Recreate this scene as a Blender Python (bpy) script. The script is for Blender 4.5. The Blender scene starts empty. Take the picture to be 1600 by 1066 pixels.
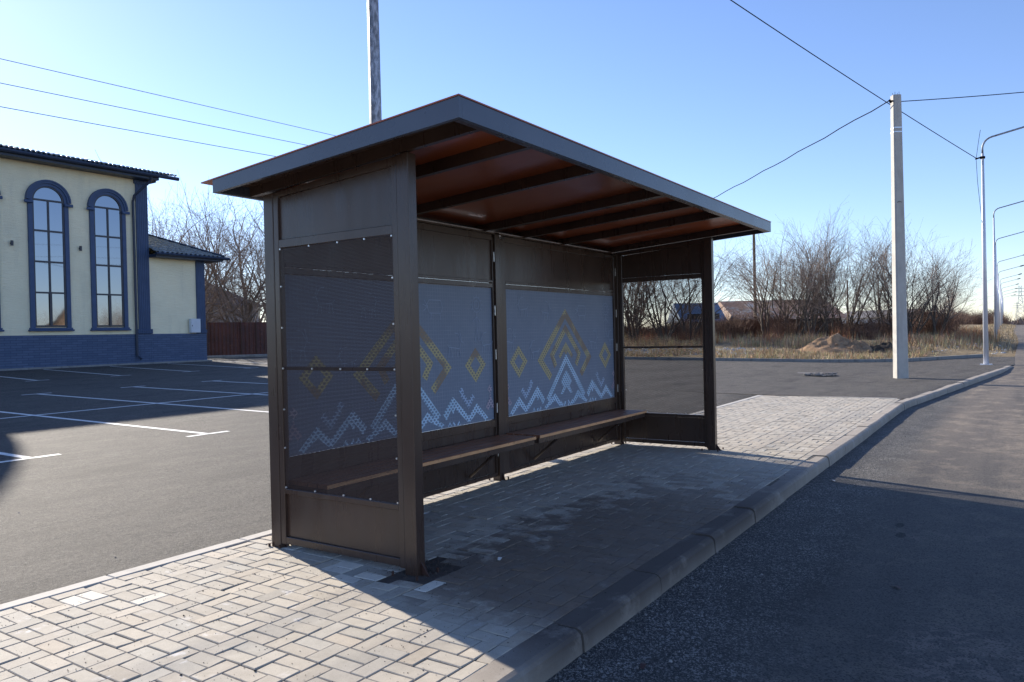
import bpy, bmesh, math, random
from mathutils import Vector, Matrix, noise
R = math.radians
scene = bpy.context.scene
COL = scene.collection
SUN_AZ = 16.7   # degrees from +Y towards +X
SUN_EL = 24.0

# ------------------------------------------------------------------ camera
CR = Vector((0.55510927, -0.83146844, -0.02267019))
CU = Vector((0.01968097, -0.01411773, 0.99970663))
CF = Vector((0.83154456, 0.55539259, -0.00852722))
CP = Vector((-3.5945, -3.1534, 1.5))
cam = bpy.data.objects.new('camera', bpy.data.cameras.new('camera'))
COL.objects.link(cam)
m = Matrix(((CR.x, CU.x, -CF.x), (CR.y, CU.y, -CF.y), (CR.z, CU.z, -CF.z))).to_4x4()
m.translation = CP
cam.matrix_world = m
cam.data.sensor_width = 36
cam.data.lens = 26.678
cam.data.clip_end = 6000
cam.data.clip_start = 0.05
scene.camera = cam

# ------------------------------------------------------------------ material helpers
class NT:
    def __init__(s, name):
        s.m = bpy.data.materials.new(name); s.m.use_nodes = True
        s.t = s.m.node_tree; s.n = s.t.nodes; s.n.clear()
        s.out = s.n.new('ShaderNodeOutputMaterial')
        s.b = s.n.new('ShaderNodeBsdfPrincipled')
        s.t.links.new(s.b.outputs[0], s.out.inputs[0])
        s._tc = None
    def L(s, a, b): s.t.links.new(a, b)
    def tc(s, k='Object'):
        if s._tc is None: s._tc = s.n.new('ShaderNodeTexCoord')
        return s._tc.outputs[k]
    def setp(s, **k):
        for a, v in k.items():
            i = s.b.inputs[a.replace('_', ' ')]
            if hasattr(v, 'links'): s.L(v, i)
            elif isinstance(v, tuple) and len(v) == 3: i.default_value = (*v, 1)
            else: i.default_value = v
    def inp(s, sock, v):
        if hasattr(v, 'links'): s.L(v, sock)
        elif isinstance(v, tuple) and len(v) == 3 and sock.type == 'RGBA': sock.default_value = (*v, 1)
        else: sock.default_value = v
    def noise(s, scale, detail=4, rough=.55, vec=None, dist=0, out=0):
        n = s.n.new('ShaderNodeTexNoise'); n.inputs['Scale'].default_value = scale
        n.inputs['Detail'].default_value = detail; n.inputs['Roughness'].default_value = rough
        n.inputs['Distortion'].default_value = dist
        s.L(vec if vec is not None else s.tc(), n.inputs['Vector']); return n.outputs[out]
    def voro(s, scale, vec=None, feature='F1', out='Distance'):
        n = s.n.new('ShaderNodeTexVoronoi'); n.feature = feature; n.inputs['Scale'].default_value = scale
        s.L(vec if vec is not None else s.tc(), n.inputs['Vector']); return n.outputs[out]
    def mapv(s, scale=(1, 1, 1), rot=(0, 0, 0), loc=(0, 0, 0), vec=None):
        n = s.n.new('ShaderNodeMapping'); n.inputs['Scale'].default_value = scale
        n.inputs['Rotation'].default_value = rot; n.inputs['Location'].default_value = loc
        s.L(vec if vec is not None else s.tc(), n.inputs['Vector']); return n.outputs[0]
    def ramp(s, v, stops):
        n = s.n.new('ShaderNodeValToRGB'); s.L(v, n.inputs[0]); cr = n.color_ramp
        while len(cr.elements) < len(stops): cr.elements.new(.5)
        for e, (p, c) in zip(cr.elements, stops):
            e.position = p; e.color = (c, c, c, 1) if isinstance(c, (int, float)) else (*c, 1)
        return n.outputs[0]
    def mix(s, f, a, b, mode='MIX'):
        n = s.n.new('ShaderNodeMix'); n.data_type = 'RGBA'; n.blend_type = mode
        s.inp(n.inputs[0], f); s.inp(n.inputs[6], a); s.inp(n.inputs[7], b); return n.outputs[2]
    def math(s, op, a, b=0.0, c=None, clamp=False):
        n = s.n.new('ShaderNodeMath'); n.operation = op; n.use_clamp = clamp
        s.inp(n.inputs[0], a); s.inp(n.inputs[1], b)
        if c is not None: s.inp(n.inputs[2], c)
        return n.outputs[0]
    def sep(s, vec=None):
        n = s.n.new('ShaderNodeSeparateXYZ'); s.L(vec if vec is not None else s.tc(), n.inputs[0]); return n.outputs
    def attr(s, name):
        n = s.n.new('ShaderNodeAttribute'); n.attribute_name = name; return n.outputs['Color']
    def bump(s, h, strength=.3, dist=.01):
        n = s.n.new('ShaderNodeBump'); n.inputs['Strength'].default_value = strength
        n.inputs['Distance'].default_value = dist; s.L(h, n.inputs['Height']); s.L(n.outputs[0], s.b.inputs['Normal'])

def paint(name, col, rough=.45, var=.15, metal=0, scale=3, spec=.5, grime=None, bump=0):
    t = NT(name)
    n = t.noise(scale, 5)
    c = t.mix(t.ramp(n, [(.3, 0.), (.7, 1.)]), tuple(x * (1 - var) for x in col), tuple(x * (1 + var) for x in col))
    if grime:
        g = t.ramp(t.noise(scale * 4, 6, .7), [(.55, 0.), (.75, 1.)])
        c = t.mix(g, c, grime)
    t.setp(Base_Color=c, Metallic=metal)
    t.b.inputs['Specular IOR Level'].default_value = spec
    t.setp(Roughness=t.ramp(t.noise(scale * 2, 3), [(.3, rough * .85), (.7, min(1, rough * 1.15))]))
    if bump: t.bump(t.noise(60, 3), bump, .005)
    return t.m

M = {}
# dark brown powder coat with faint dust streaks
t = NT('brown_paint')
n = t.noise(2.2, 5); st = t.noise(6, 4, .6, t.mapv((1, 1, .12)))
c = t.mix(t.ramp(n, [(.35, 0.), (.7, 1.)]), (.052, .030, .022), (.068, .041, .031))
c = t.mix(t.ramp(st, [(.5, 0.), (.8, .22)]), c, (.10, .080, .065))
c = t.mix(t.ramp(t.noise(1.1, 6, .75, t.mapv((2.5, 2.5, .25))), [(.55, 0.), (.68, .28)]), c, (.028, .018, .014))
c = t.mix(t.ramp(t.noise(34, 4, .7), [(.66, 0.), (.72, .5)]), c, (.14, .12, .10))
t.setp(Base_Color=c, Roughness=t.ramp(st, [(.3, .22), (.7, .38)]))
t.b.inputs['Specular IOR Level'].default_value = .6
t.bump(t.math('ADD', t.math('MULTIPLY', t.noise(1.6, 2), 6.), t.noise(260, 2)), .05, .003); M['brown'] = t.m
M['fascia'] = paint('fascia_paint', (.062, .072, .10), .28, .18, spec=.7, scale=2, bump=.03)
M['rust_foot'] = paint('foot_primer', (.05, .02, .014), .6, .3, scale=14)
t = NT('roof_red'); t.setp(Base_Color=t.mix(t.ramp(t.noise(1.2, 3), [(.3, 0.), (.7, 1.)]), (.36, .078, .022), (.45, .105, .03)), Roughness=.28)
t.b.inputs['Coat Weight'].default_value = .2
t.bump(t.noise(2.2, 2, .4), .35, .03); M['roof_red'] = t.m
# perforated sheet: real holes by a procedural staggered dot mask
def perforated(name, col, pitch, r, rough=.45, axis='Y'):
    t = NT(name); o = t.sep()
    u = t.math('DIVIDE', o['Y' if axis == 'Y' else 'X'], pitch); v = t.math('DIVIDE', o['Z'], pitch * .866)
    row = t.math('FLOOR', v)
    u = t.math('ADD', u, t.math('MULTIPLY', t.math('FLOORED_MODULO', row, 2.), .5))
    du = t.math('SUBTRACT', t.math('FRACT', u), .5)
    dv = t.math('MULTIPLY', t.math('SUBTRACT', t.math('FRACT', v), .5), .866)
    d = t.math('SQRT', t.math('ADD', t.math('MULTIPLY', du, du), t.math('MULTIPLY', dv, dv)))
    hole = t.math('LESS_THAN', d, r)
    tr = t.n.new('ShaderNodeBsdfTransparent'); mx = t.n.new('ShaderNodeMixShader')
    t.setp(Base_Color=col, Roughness=rough)
    t.L(hole, mx.inputs[0]); t.L(t.b.outputs[0], mx.inputs[1]); t.L(tr.outputs[0], mx.inputs[2]); t.L(mx.outputs[0], t.out.inputs[0])
    return t.m
M['perf'] = perforated('perforated_sheet', (.034, .018, .016), .0105, .325, .75)
M['perf_open'] = perforated('open_perforated_sheet', (.026, .016, .014), .017, .365, .6)
M['bolt'] = paint('zinc_bolt', (.75, .75, .75), .3, .1, metal=.6)
# printed perforated art panel
t = NT('art_panel_blue'); o = t.sep()
def gridline(t, s, p, w):
    f = t.math('FRACT', t.math('DIVIDE', s, p)); return t.math('LESS_THAN', f, w)
gx = gridline(t, o['X'], .036, .22); gz_ = gridline(t, o['Z'], .036, .22)
g = t.math('MAXIMUM', gx, gz_)
base = t.mix(t.ramp(t.noise(1.3, 3), [(.3, 0.), (.7, 1.)]), (.17, .21, .285), (.20, .245, .325))
gm = t.math('MULTIPLY', g, t.ramp(t.noise(9, 3), [(.3, .1), (.7, .6)]))
t.setp(Base_Color=t.mix(gm, base, (.28, .33, .42)), Roughness=.5); M['art'] = t.m
def lattice(name, c1, c2, bg, p=.05):
    t = NT(name); o = t.sep()
    a = t.math('ABSOLUTE', t.math('SUBTRACT', t.math('FRACT', t.math('DIVIDE', t.math('ADD', o['X'], o['Z']), p)), .5))
    b = t.math('ABSOLUTE', t.math('SUBTRACT', t.math('FRACT', t.math('DIVIDE', t.math('SUBTRACT', o['X'], o['Z']), p)), .5))
    e = t.math('ABSOLUTE', t.math('SUBTRACT', t.math('FRACT', t.math('DIVIDE', o['Z'], p * .5)), .5))
    k = t.math('MINIMUM', t.math('MINIMUM', a, b), t.math('ADD', e, .05))
    f = t.math('LESS_THAN', k, .16)
    seg = t.ramp(t.noise(3.2, 2), [(.50, 0.), (.56, 1.)])
    cc = t.mix(seg, c1, c2)
    t.setp(Base_Color=t.mix(f, bg, cc), Roughness=.5); return t.m
M['gold'] = lattice('gold_print', (.52, .44, .22), (.28, .20, .14), (.22, .20, .18))
M['white_print'] = lattice('white_print', (.55, .74, .92), (.46, .64, .80), (.20, .27, .39))
M['dim_print'] = lattice('dim_print', (.42, .54, .72), (.36, .46, .60), (.18, .23, .33))
M['pink_print'] = lattice('pink_print', (.48, .41, .48), (.38, .32, .38), (.18, .19, .27))
M['line_print'] = paint('line_print', (.33, .40, .53), .5, .05)
# bench wood
t = NT('bench_wood'); v = t.mapv((1, 14, 14)); n = t.noise(3, 6, .6, v, .4)
c = t.ramp(n, [(.3, (.12, .055, .035)), (.5, (.27, .11, .055)), (.7, (.36, .155, .08))])
kn = t.ramp(t.voro(1.6, t.mapv((1, 3, 3))), [(.02, 1.), (.06, 0.)])
c = t.mix(kn, c, (.05, .02, .01))
t.setp(Base_Color=c, Roughness=.42); t.bump(n, .2, .003); M['wood'] = t.m
M['pale_wood'] = paint('pale_pine', (.72, .36, .16), .5, .2, scale=5, grime=(.2, .09, .04))

# asphalt of the lot
t = NT('lot_asphalt')
big = t.noise(.35, 4, .6); mid = t.noise(1.6, 5, .65, t.mapv((1, 2.2, 1), (0, 0, .5))); fine = t.noise(95, 3, .8); grit = t.voro(140)
c = t.mix(t.ramp(big, [(.3, 0.), (.7, 1.)]), (.044, .041, .038), (.066, .061, .056))
c = t.mix(t.ramp(mid, [(.42, 0.), (.7, .7)]), c, (.13, .115, .098))
f2 = t.noise(38, 4, .8)
c = t.mix(t.ramp(fine, [(.50, 0.), (.66, .9)]), c, (.20, .182, .165))
f3 = t.noise(16, 4, .75)
c = t.mix(t.ramp(f3, [(.34, .7), (.48, 0.)]), c, (.030, .028, .027))
c = t.mix(t.ramp(f2, [(.53, 0.), (.64, .8)]), c, (.18, .165, .145))
c = t.mix(t.ramp(f2, [(.32, .8), (.46, 0.)]), c, (.022, .021, .021))
c = t.mix(t.ramp(t.noise(.9, 4, .6, t.mapv((.5, 1.6, 1))), [(.52, 0.), (.7, .55)]), c, (.028, .026, .026))
c = t.mix(t.ramp(t.noise(7, 2, .5), [(.70, 0.), (.74, .5)]), c, (.16, .15, .14))
t.setp(Base_Color=c, Roughness=.82); t.b.inputs['Specular IOR Level'].default_value = .35
t.bump(t.math('ADD', t.math('MULTIPLY', grit, .6), t.math('ADD', fine, t.math('MULTIPLY', f2, 1.5))), .9, .012); M['asphalt'] = t.m
# road asphalt: dusty pale blotches, loose gravel band along the kerb
t = NT('road_asphalt'); o = t.sep()
big = t.noise(.5, 5, .62); mid = t.noise(2.3, 6, .7); fine = t.noise(75, 3, .8); grit = t.voro(120)
c = t.mix(t.ramp(big, [(.35, 0.), (.65, 1.)]), (.046, .046, .048), (.066, .063, .060))
dust = t.ramp(mid, [(.50, 0.), (.62, .8)])
far = t.ramp(t.math('DIVIDE', t.math('SUBTRACT', o['X'], 4.), 6.), [(0., .25), (1., 1.)])
c = t.mix(t.math('MULTIPLY', far, .8), c, (.175, .145, .115))  # painted sunlight: road past the shelter's shade made lighter and warmer
tyre = t.noise(1.2, 4, .6, t.mapv((.12, 2.2, 1)))
c = t.mix(t.ramp(tyre, [(.48, 0.), (.66, .45)]), c, (.045, .043, .043))
c = t.mix(t.math('MULTIPLY', dust, far), c, (.27, .22, .165))
spot = t.ramp(t.noise(5.5, 5, .6), [(.64, 0.), (.655, .9)])
spm = t.ramp(t.noise(.8, 2), [(.40, 0.), (.5, 1.)])
c = t.mix(t.math('MULTIPLY', spot, spm), c, (.12, .10, .09))
wob = t.math('MULTIPLY', t.math('SUBTRACT', t.noise(9, 5, .7), .5), .34)
def blot(px, py, rx, ry, col, soft=.12, amt=.8):
    global c
    dx = t.math('DIVIDE', t.math('SUBTRACT', o['X'], px), rx); dy = t.math('DIVIDE', t.math('SUBTRACT', o['Y'], py), ry)
    d = t.math('ADD', t.math('SQRT', t.math('ADD', t.math('MULTIPLY', dx, dx), t.math('MULTIPLY', dy, dy))), t.math('MULTIPLY', wob, 4. if soft > .05 else .3))
    c = t.mix(t.math('MULTIPLY', t.ramp(d, [(1 - soft, 1.), (min(1., 1 + soft), 0.)] if soft < .01 else [(1 - soft, 1.), (1., 0.)]), amt), c, col)
flake = t.ramp(t.noise(9, 7, .72), [(.50, 0.), (.53, 1.)])
dd_ = t.math('SQRT', t.math('ADD', t.math('POWER', t.math('ABSOLUTE', t.math('DIVIDE', t.math('SUBTRACT', o['X'], .65), .55)), 2.), t.math('POWER', t.math('ABSOLUTE', t.math('DIVIDE', t.math('ADD', o['Y'], 2.9), .38)), 2.)))
c = t.mix(t.math('MULTIPLY', t.math('MULTIPLY', flake, t.ramp(dd_, [(.6, 1.), (1., 0.)])), .85), c, (.16, .13, .115))
blot(3.25, -2.33, .085, .035, (.008, .008, .009), .08, .95); blot(2.93, -2.37, .08, .035, (.008, .008, .009), .08, .95)
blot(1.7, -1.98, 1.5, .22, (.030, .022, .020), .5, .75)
edge = t.ramp(t.math('ADD', t.math('ADD', o['Y'], 2.05), t.math('MULTIPLY', t.noise(1.7, 3), .5)), [(.05, 0.), (.42, 1.)])
c = t.mix(edge, c, (.042, .040, .038))
def chipmask(sc, lo, hi):
    bw = t.n.new('ShaderNodeRGBToBW'); t.L(t.voro(sc, out='Color'), bw.inputs[0]); return t.ramp(bw.outputs[0], [(lo, 0.), (hi, 1.)])
speck = t.math('MAXIMUM', chipmask(150, .60, .78), t.math('MULTIPLY', chipmask(70, .74, .80), .9))
c = t.mix(t.math('MULTIPLY', speck, t.math('MULTIPLY', t.math('MULTIPLY_ADD', edge, .62, .10), t.ramp(t.noise(2.6, 5, .7), [(.35, .3), (.6, 1.)]))), c, (.33, .31, .28))
c = t.mix(t.math('MULTIPLY', t.math('SUBTRACT', 1., chipmask(130, .22, .38)), .75), c, (.012, .012, .013))
t.setp(Base_Color=c, Roughness=.8); t.b.inputs['Specular IOR Level'].default_value = .4
t.bump(fine, .6, .006); M['road'] = t.m
# pavers
t = NT('paver_concrete'); o = t.sep()
tint = t.attr('tint'); fine = t.noise(190, 3, .8); mott = t.noise(14, 5, .6)
c = t.mix(1.0, t.mix(t.ramp(mott, [(.3, 0.), (.7, 1.)]), (.375, .335, .275), (.455, .41, .34)), tint, 'MULTIPLY')
c = t.mix(t.ramp(fine, [(.3, .55), (.45, 0.)]), c, (.20, .18, .15))
c = t.mix(t.ramp(fine, [(.62, 0.), (.75, .6)]), c, (.62, .60, .56))
eff = t.math('MULTIPLY', t.ramp(t.noise(7, 4, .6), [(.60, 0.), (.70, .7)]), t.ramp(t.noise(1.4, 2), [(.5, 0.), (.6, 1.)]))
c = t.mix(eff, c, (.70, .69, .68))
# damp dirty patches, spread wider to paint the shelter's shade darker towards the kerb
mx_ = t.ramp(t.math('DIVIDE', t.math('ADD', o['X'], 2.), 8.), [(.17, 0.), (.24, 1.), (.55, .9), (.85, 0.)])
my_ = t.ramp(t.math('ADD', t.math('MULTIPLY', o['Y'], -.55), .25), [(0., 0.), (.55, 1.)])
wet_shade = t.ramp(t.math('ADD', t.noise(3.4, 7, .72), t.math('ADD', t.math('MULTIPLY', t.math('MULTIPLY', mx_, my_), .30), t.math('MULTIPLY', t.math('SUBTRACT', t.sep(tint)['X'], 1.), -.75))), [(.53, 0.), (.68, 1.)])
wet_shade = t.math('MULTIPLY', wet_shade, t.math('MULTIPLY', mx_, t.ramp(my_, [(0., 0.), (.3, 1.)])))
c = t.mix(t.math('MULTIPLY', wet_shade, .9), c, t.mix(1.0, c, (.33, .26, .225), 'MULTIPLY'))
c = t.mix(t.math('MULTIPLY', wet_shade, t.ramp(t.noise(8, 6, .7), [(.52, 0.), (.62, .55)])), c, (.16, .14, .125))
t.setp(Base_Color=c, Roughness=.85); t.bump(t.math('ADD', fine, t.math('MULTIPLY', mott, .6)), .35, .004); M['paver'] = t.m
M['sand'] = paint('joint_sand', (.10, .088, .072), .95, .4, scale=40, bump=.4)
M['soil'] = paint('damp_soil', (.06, .045, .036), .9, .4, scale=18, bump=.6)
def concrete(name, a, b, stain=(.2, .19, .17), rough=.85, wet_shade_mask=False):
    t = NT(name); f = t.noise(140, 3, .8); mm = t.noise(3, 6, .65); vs = t.noise(5, 4, .6, t.mapv((1, 1, .2)))
    c = t.mix(t.ramp(mm, [(.3, 0.), (.7, 1.)]), a, b)
    c = t.mix(t.ramp(vs, [(.52, 0.), (.75, .7)]), c, stain)
    c = t.mix(t.ramp(f, [(.3, .5), (.45, 0.)]), c, tuple(x * .5 for x in a))
    if wet_shade_mask:  # damp patches, also painting the shaded stretch of kerb darker
        o = t.sep()
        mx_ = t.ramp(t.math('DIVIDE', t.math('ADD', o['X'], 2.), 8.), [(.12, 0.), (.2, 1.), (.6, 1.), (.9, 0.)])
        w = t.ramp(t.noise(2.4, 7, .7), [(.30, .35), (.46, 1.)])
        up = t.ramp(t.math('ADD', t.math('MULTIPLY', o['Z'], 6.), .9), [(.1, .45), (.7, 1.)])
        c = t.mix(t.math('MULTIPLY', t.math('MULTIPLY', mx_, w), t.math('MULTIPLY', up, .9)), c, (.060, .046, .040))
    t.setp(Base_Color=c, Roughness=rough); t.bump(f, .3, .004); return t.m
M['kerb'] = concrete('kerb_concrete', (.28, .245, .205), (.37, .325, .275), (.44, .41, .37), wet_shade_mask=True)
M['kerb_white'] = concrete('edge_concrete', (.42, .39, .35), (.53, .50, .45), (.33, .31, .28))
M['kerb_far'] = concrete('far_kerb_concrete', (.20, .20, .20), (.28, .28, .27), (.07, .07, .07))
M['pole_concrete'] = concrete('pole_concrete', (.42, .40, .37), (.52, .50, .46), (.33, .31, .28))
M['line'] = paint('road_marking', (.74, .74, .72), .7, .12, scale=6, grime=(.22, .21, .20))
# building
t = NT('cream_stucco'); s1 = t.noise(9, 5, .7, t.mapv((.35, .35, 3.2))); big = t.noise(.5, 3)
c = t.mix(t.ramp(s1, [(.3, 0.), (.7, 1.)]), (.88, .785, .54), (.94, .87, .63))
c = t.mix(t.ramp(big, [(.4, 0.), (.7, .3)]), c, (.55, .53, .41))
c = t.mix(t.ramp(t.noise(1.3, 5, .7, t.mapv((1.2, 1.2, .18))), [(.52, 0.), (.75, .35)]), c, (.48, .45, .34))
t.setp(Base_Color=c, Roughness=.9); t.bump(s1, .9, .03); M['stucco'] = t.m
t = NT('blue_stone_plinth'); br = t.n.new('ShaderNodeTexBrick'); sp = t.sep()
cb = t.n.new('ShaderNodeCombineXYZ'); t.L(t.math('ADD', sp['X'], sp['Y']), cb.inputs[0]); t.L(sp['Z'], cb.inputs[1])
t.L(cb.outputs[0], br.inputs['Vector']); br.inputs['Scale'].default_value = 1; br.inputs['Brick Width'].default_value = .42
br.inputs['Row Height'].default_value = .10; br.inputs['Mortar Size'].default_value = .012
br.inputs['Color1'].default_value = (.070, .105, .185, 1); br.inputs['Color2'].default_value = (.095, .135, .225, 1); br.inputs['Mortar'].default_value = (.05, .075, .14, 1)
t.setp(Base_Color=br.outputs[0], Roughness=.75)
t.bump(t.math('ADD', t.math('MULTIPLY', br.outputs['Fac'], -1.), t.noise(20, 4)), .8, .02); M['plinth'] = t.m
M['blue'] = paint('blue_trim', (.045, .080, .165), .6, .12, scale=4)
M['navy'] = paint('navy_gutter', (.016, .028, .055), .45, .2, scale=4)
t = NT('blue_pilaster'); o = t.sep()
fl = t.math('FRACT', t.math('DIVIDE', t.math('ADD', o['X'], o['Y']), .085))
t.setp(Base_Color=t.mix(t.ramp(t.noise(3), [(.3, 0.), (.7, 1.)]), (.040, .072, .15), (.052, .090, .18)), Roughness=.6)
t.bump(t.ramp(fl, [(.0, 0.), (.2, 1.), (.8, 1.), (1., 0.)]), 1., .03); M['pilaster'] = t.m
M['frame'] = paint('dark_frame', (.03, .035, .05), .4, .1)
t = NT('mirror_glass'); t.setp(Base_Color=(.23, .25, .29), Metallic=1., Roughness=.03)
t.bump(t.noise(1.1, 2), .02, .02); M['glass'] = t.m
def tiles(name, a, b, rough=.25, sx=.28, sz=.35):
    t = NT(name); o = t.sep()
    w = t.math('SINE', t.math('MULTIPLY', o['X'], 6.2832 / sx)); w2 = t.math('FRACT', t.math('DIVIDE', o['Y'], sz))
    t.setp(Base_Color=t.mix(t.ramp(t.noise(4), [(.3, 0.), (.7, 1.)]), a, b), Roughness=rough)
    t.bump(t.math('ADD', t.math('MULTIPLY', w, .5), w2), 1., .05); return t.m
M['tiles'] = tiles('metal_tiles', (.035, .05, .06), (.05, .07, .08))
M['annex_tiles'] = tiles('annex_metal_tiles', (.16, .18, .19), (.24, .27, .28), .22)
M['box'] = paint('cabinet_grey', (.55, .60, .66), .4, .05)
M['dome'] = paint('dome_blue', (.06, .12, .25), .35, .1)
M['gate_red'] = paint('rusty_red_sheet', (.075, .022, .019), .6, .35, scale=1.5, grime=(.16, .07, .05))
t = NT('galvanised'); v = t.voro(9, t.mapv((1, 1, .25)), out='Color'); n = t.noise(22, 5, .7, t.mapv((1, 1, .35)))
bw = t.n.new('ShaderNodeRGBToBW'); t.L(v, bw.inputs[0])
t.setp(Base_Color=t.mix(t.ramp(n, [(.42, 0.), (.62, 1.)]), (.15, .165, .19), (.42, .45, .50)), Metallic=.3, Roughness=t.ramp(bw.outputs[0], [(.2, .35), (.8, .6)])); M['galv'] = t.m
M['lamp_white'] = paint('white_pole_paint', (.66, .68, .74), .35, .05, metal=.2)
M['lamp_head'] = paint('lamp_head_grey', (.06, .06, .07), .5, .1)
M['cable'] = paint('cable_black', (.010, .010, .011), .9, .1, spec=.05)
M['wire'] = paint('wire_grey', (.10, .12, .16), .6, .1)
M['old_wood'] = paint('pole_wood', (.10, .070, .048), .85, .3, scale=5)
M['bark'] = paint('bark', (.15, .115, .09), .9, .3, scale=6)
M['bark_dark'] = paint('bark_dark', (.10, .078, .062), .9, .3, scale=6)
M['twig'] = paint('twigs', (.25, .19, .15), .85, .3, scale=1)
M['twig_red'] = paint('brush_twigs', (.15, .088, .062), .9, .35, scale=1)
# dry field
t = NT('dry_field'); n1 = t.noise(.22, 5, .6); n2 = t.noise(3.5, 6, .7); n3 = t.noise(30, 3, .7)
c = t.mix(t.ramp(n1, [(.35, 0.), (.65, 1.)]), (.25, .195, .125), (.36, .285, .185))
c = t.mix(t.ramp(n2, [(.35, .8), (.5, 0.)]), c, (.075, .058, .042))
c = t.mix(t.ramp(n3, [(.55, 0.), (.7, .6)]), c, (.34, .28, .18))
t.setp(Base_Color=c, Roughness=1.); t.b.inputs['Specular IOR Level'].default_value = .1
t.bump(t.math('ADD', n2, n3), .8, .08); M['field'] = t.m
t = NT('dry_grass'); gi = t.attr('tint'); t.setp(Base_Color=gi, Roughness=.9); t.b.inputs['Specular IOR Level'].default_value = .2; M['grass'] = t.m
M['dirt'] = paint('sandy_dirt', (.33, .215, .13), 1., .35, scale=2.5, bump=1., grime=(.15, .11, .08), spec=.1)
M['dirt_dark'] = paint('dark_soil', (.055, .047, .04), 1., .35, scale=2.5, bump=1., spec=.1)
M['stone'] = paint('pale_rubble', (.45, .44, .42), .9, .3, scale=1)
M['crumb'] = paint('dark_crumbs', (.045, .038, .032), .9, .4)
M['pebble'] = paint('pebbles', (.20, .19, .18), .9, .5, scale=30)
M['litter'] = paint('pale_litter', (.62, .60, .56), .8, .2)
M['iron'] = paint('cast_iron', (.03, .028, .026), .6, .3, scale=12, grime=(.2, .17, .13))
t = NT('rusty_roof'); o = t.sep(); n = t.noise(1.1, 5, .7, t.mapv((1, 1, .15)))
t.setp(Base_Color=t.ramp(n, [(.40, (.27, .26, .25)), (.48, (.22, .13, .085)), (.7, (.16, .08, .05))]), Roughness=.7); M['rusty'] = t.m
M['brick_wall'] = paint('dull_brick', (.20, .13, .10), .9, .3, scale=3)
M['grey_wall'] = paint('grey_render', (.34, .34, .35), .9, .15)
M['white_wall'] = paint('white_render', (.62, .63, .66), .9, .1)
M['grey_roof'] = paint('grey_slate_roof', (.13, .12, .12), .8, .2)
M['blue_roof'] = paint('blue_metal_roof', (.10, .145, .21), .5, .1)
M['dark'] = paint('window_dark', (.02, .025, .03), .2, .1)
M['steel'] = paint('pylon_steel', (.30, .34, .42), .6, .1)

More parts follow.
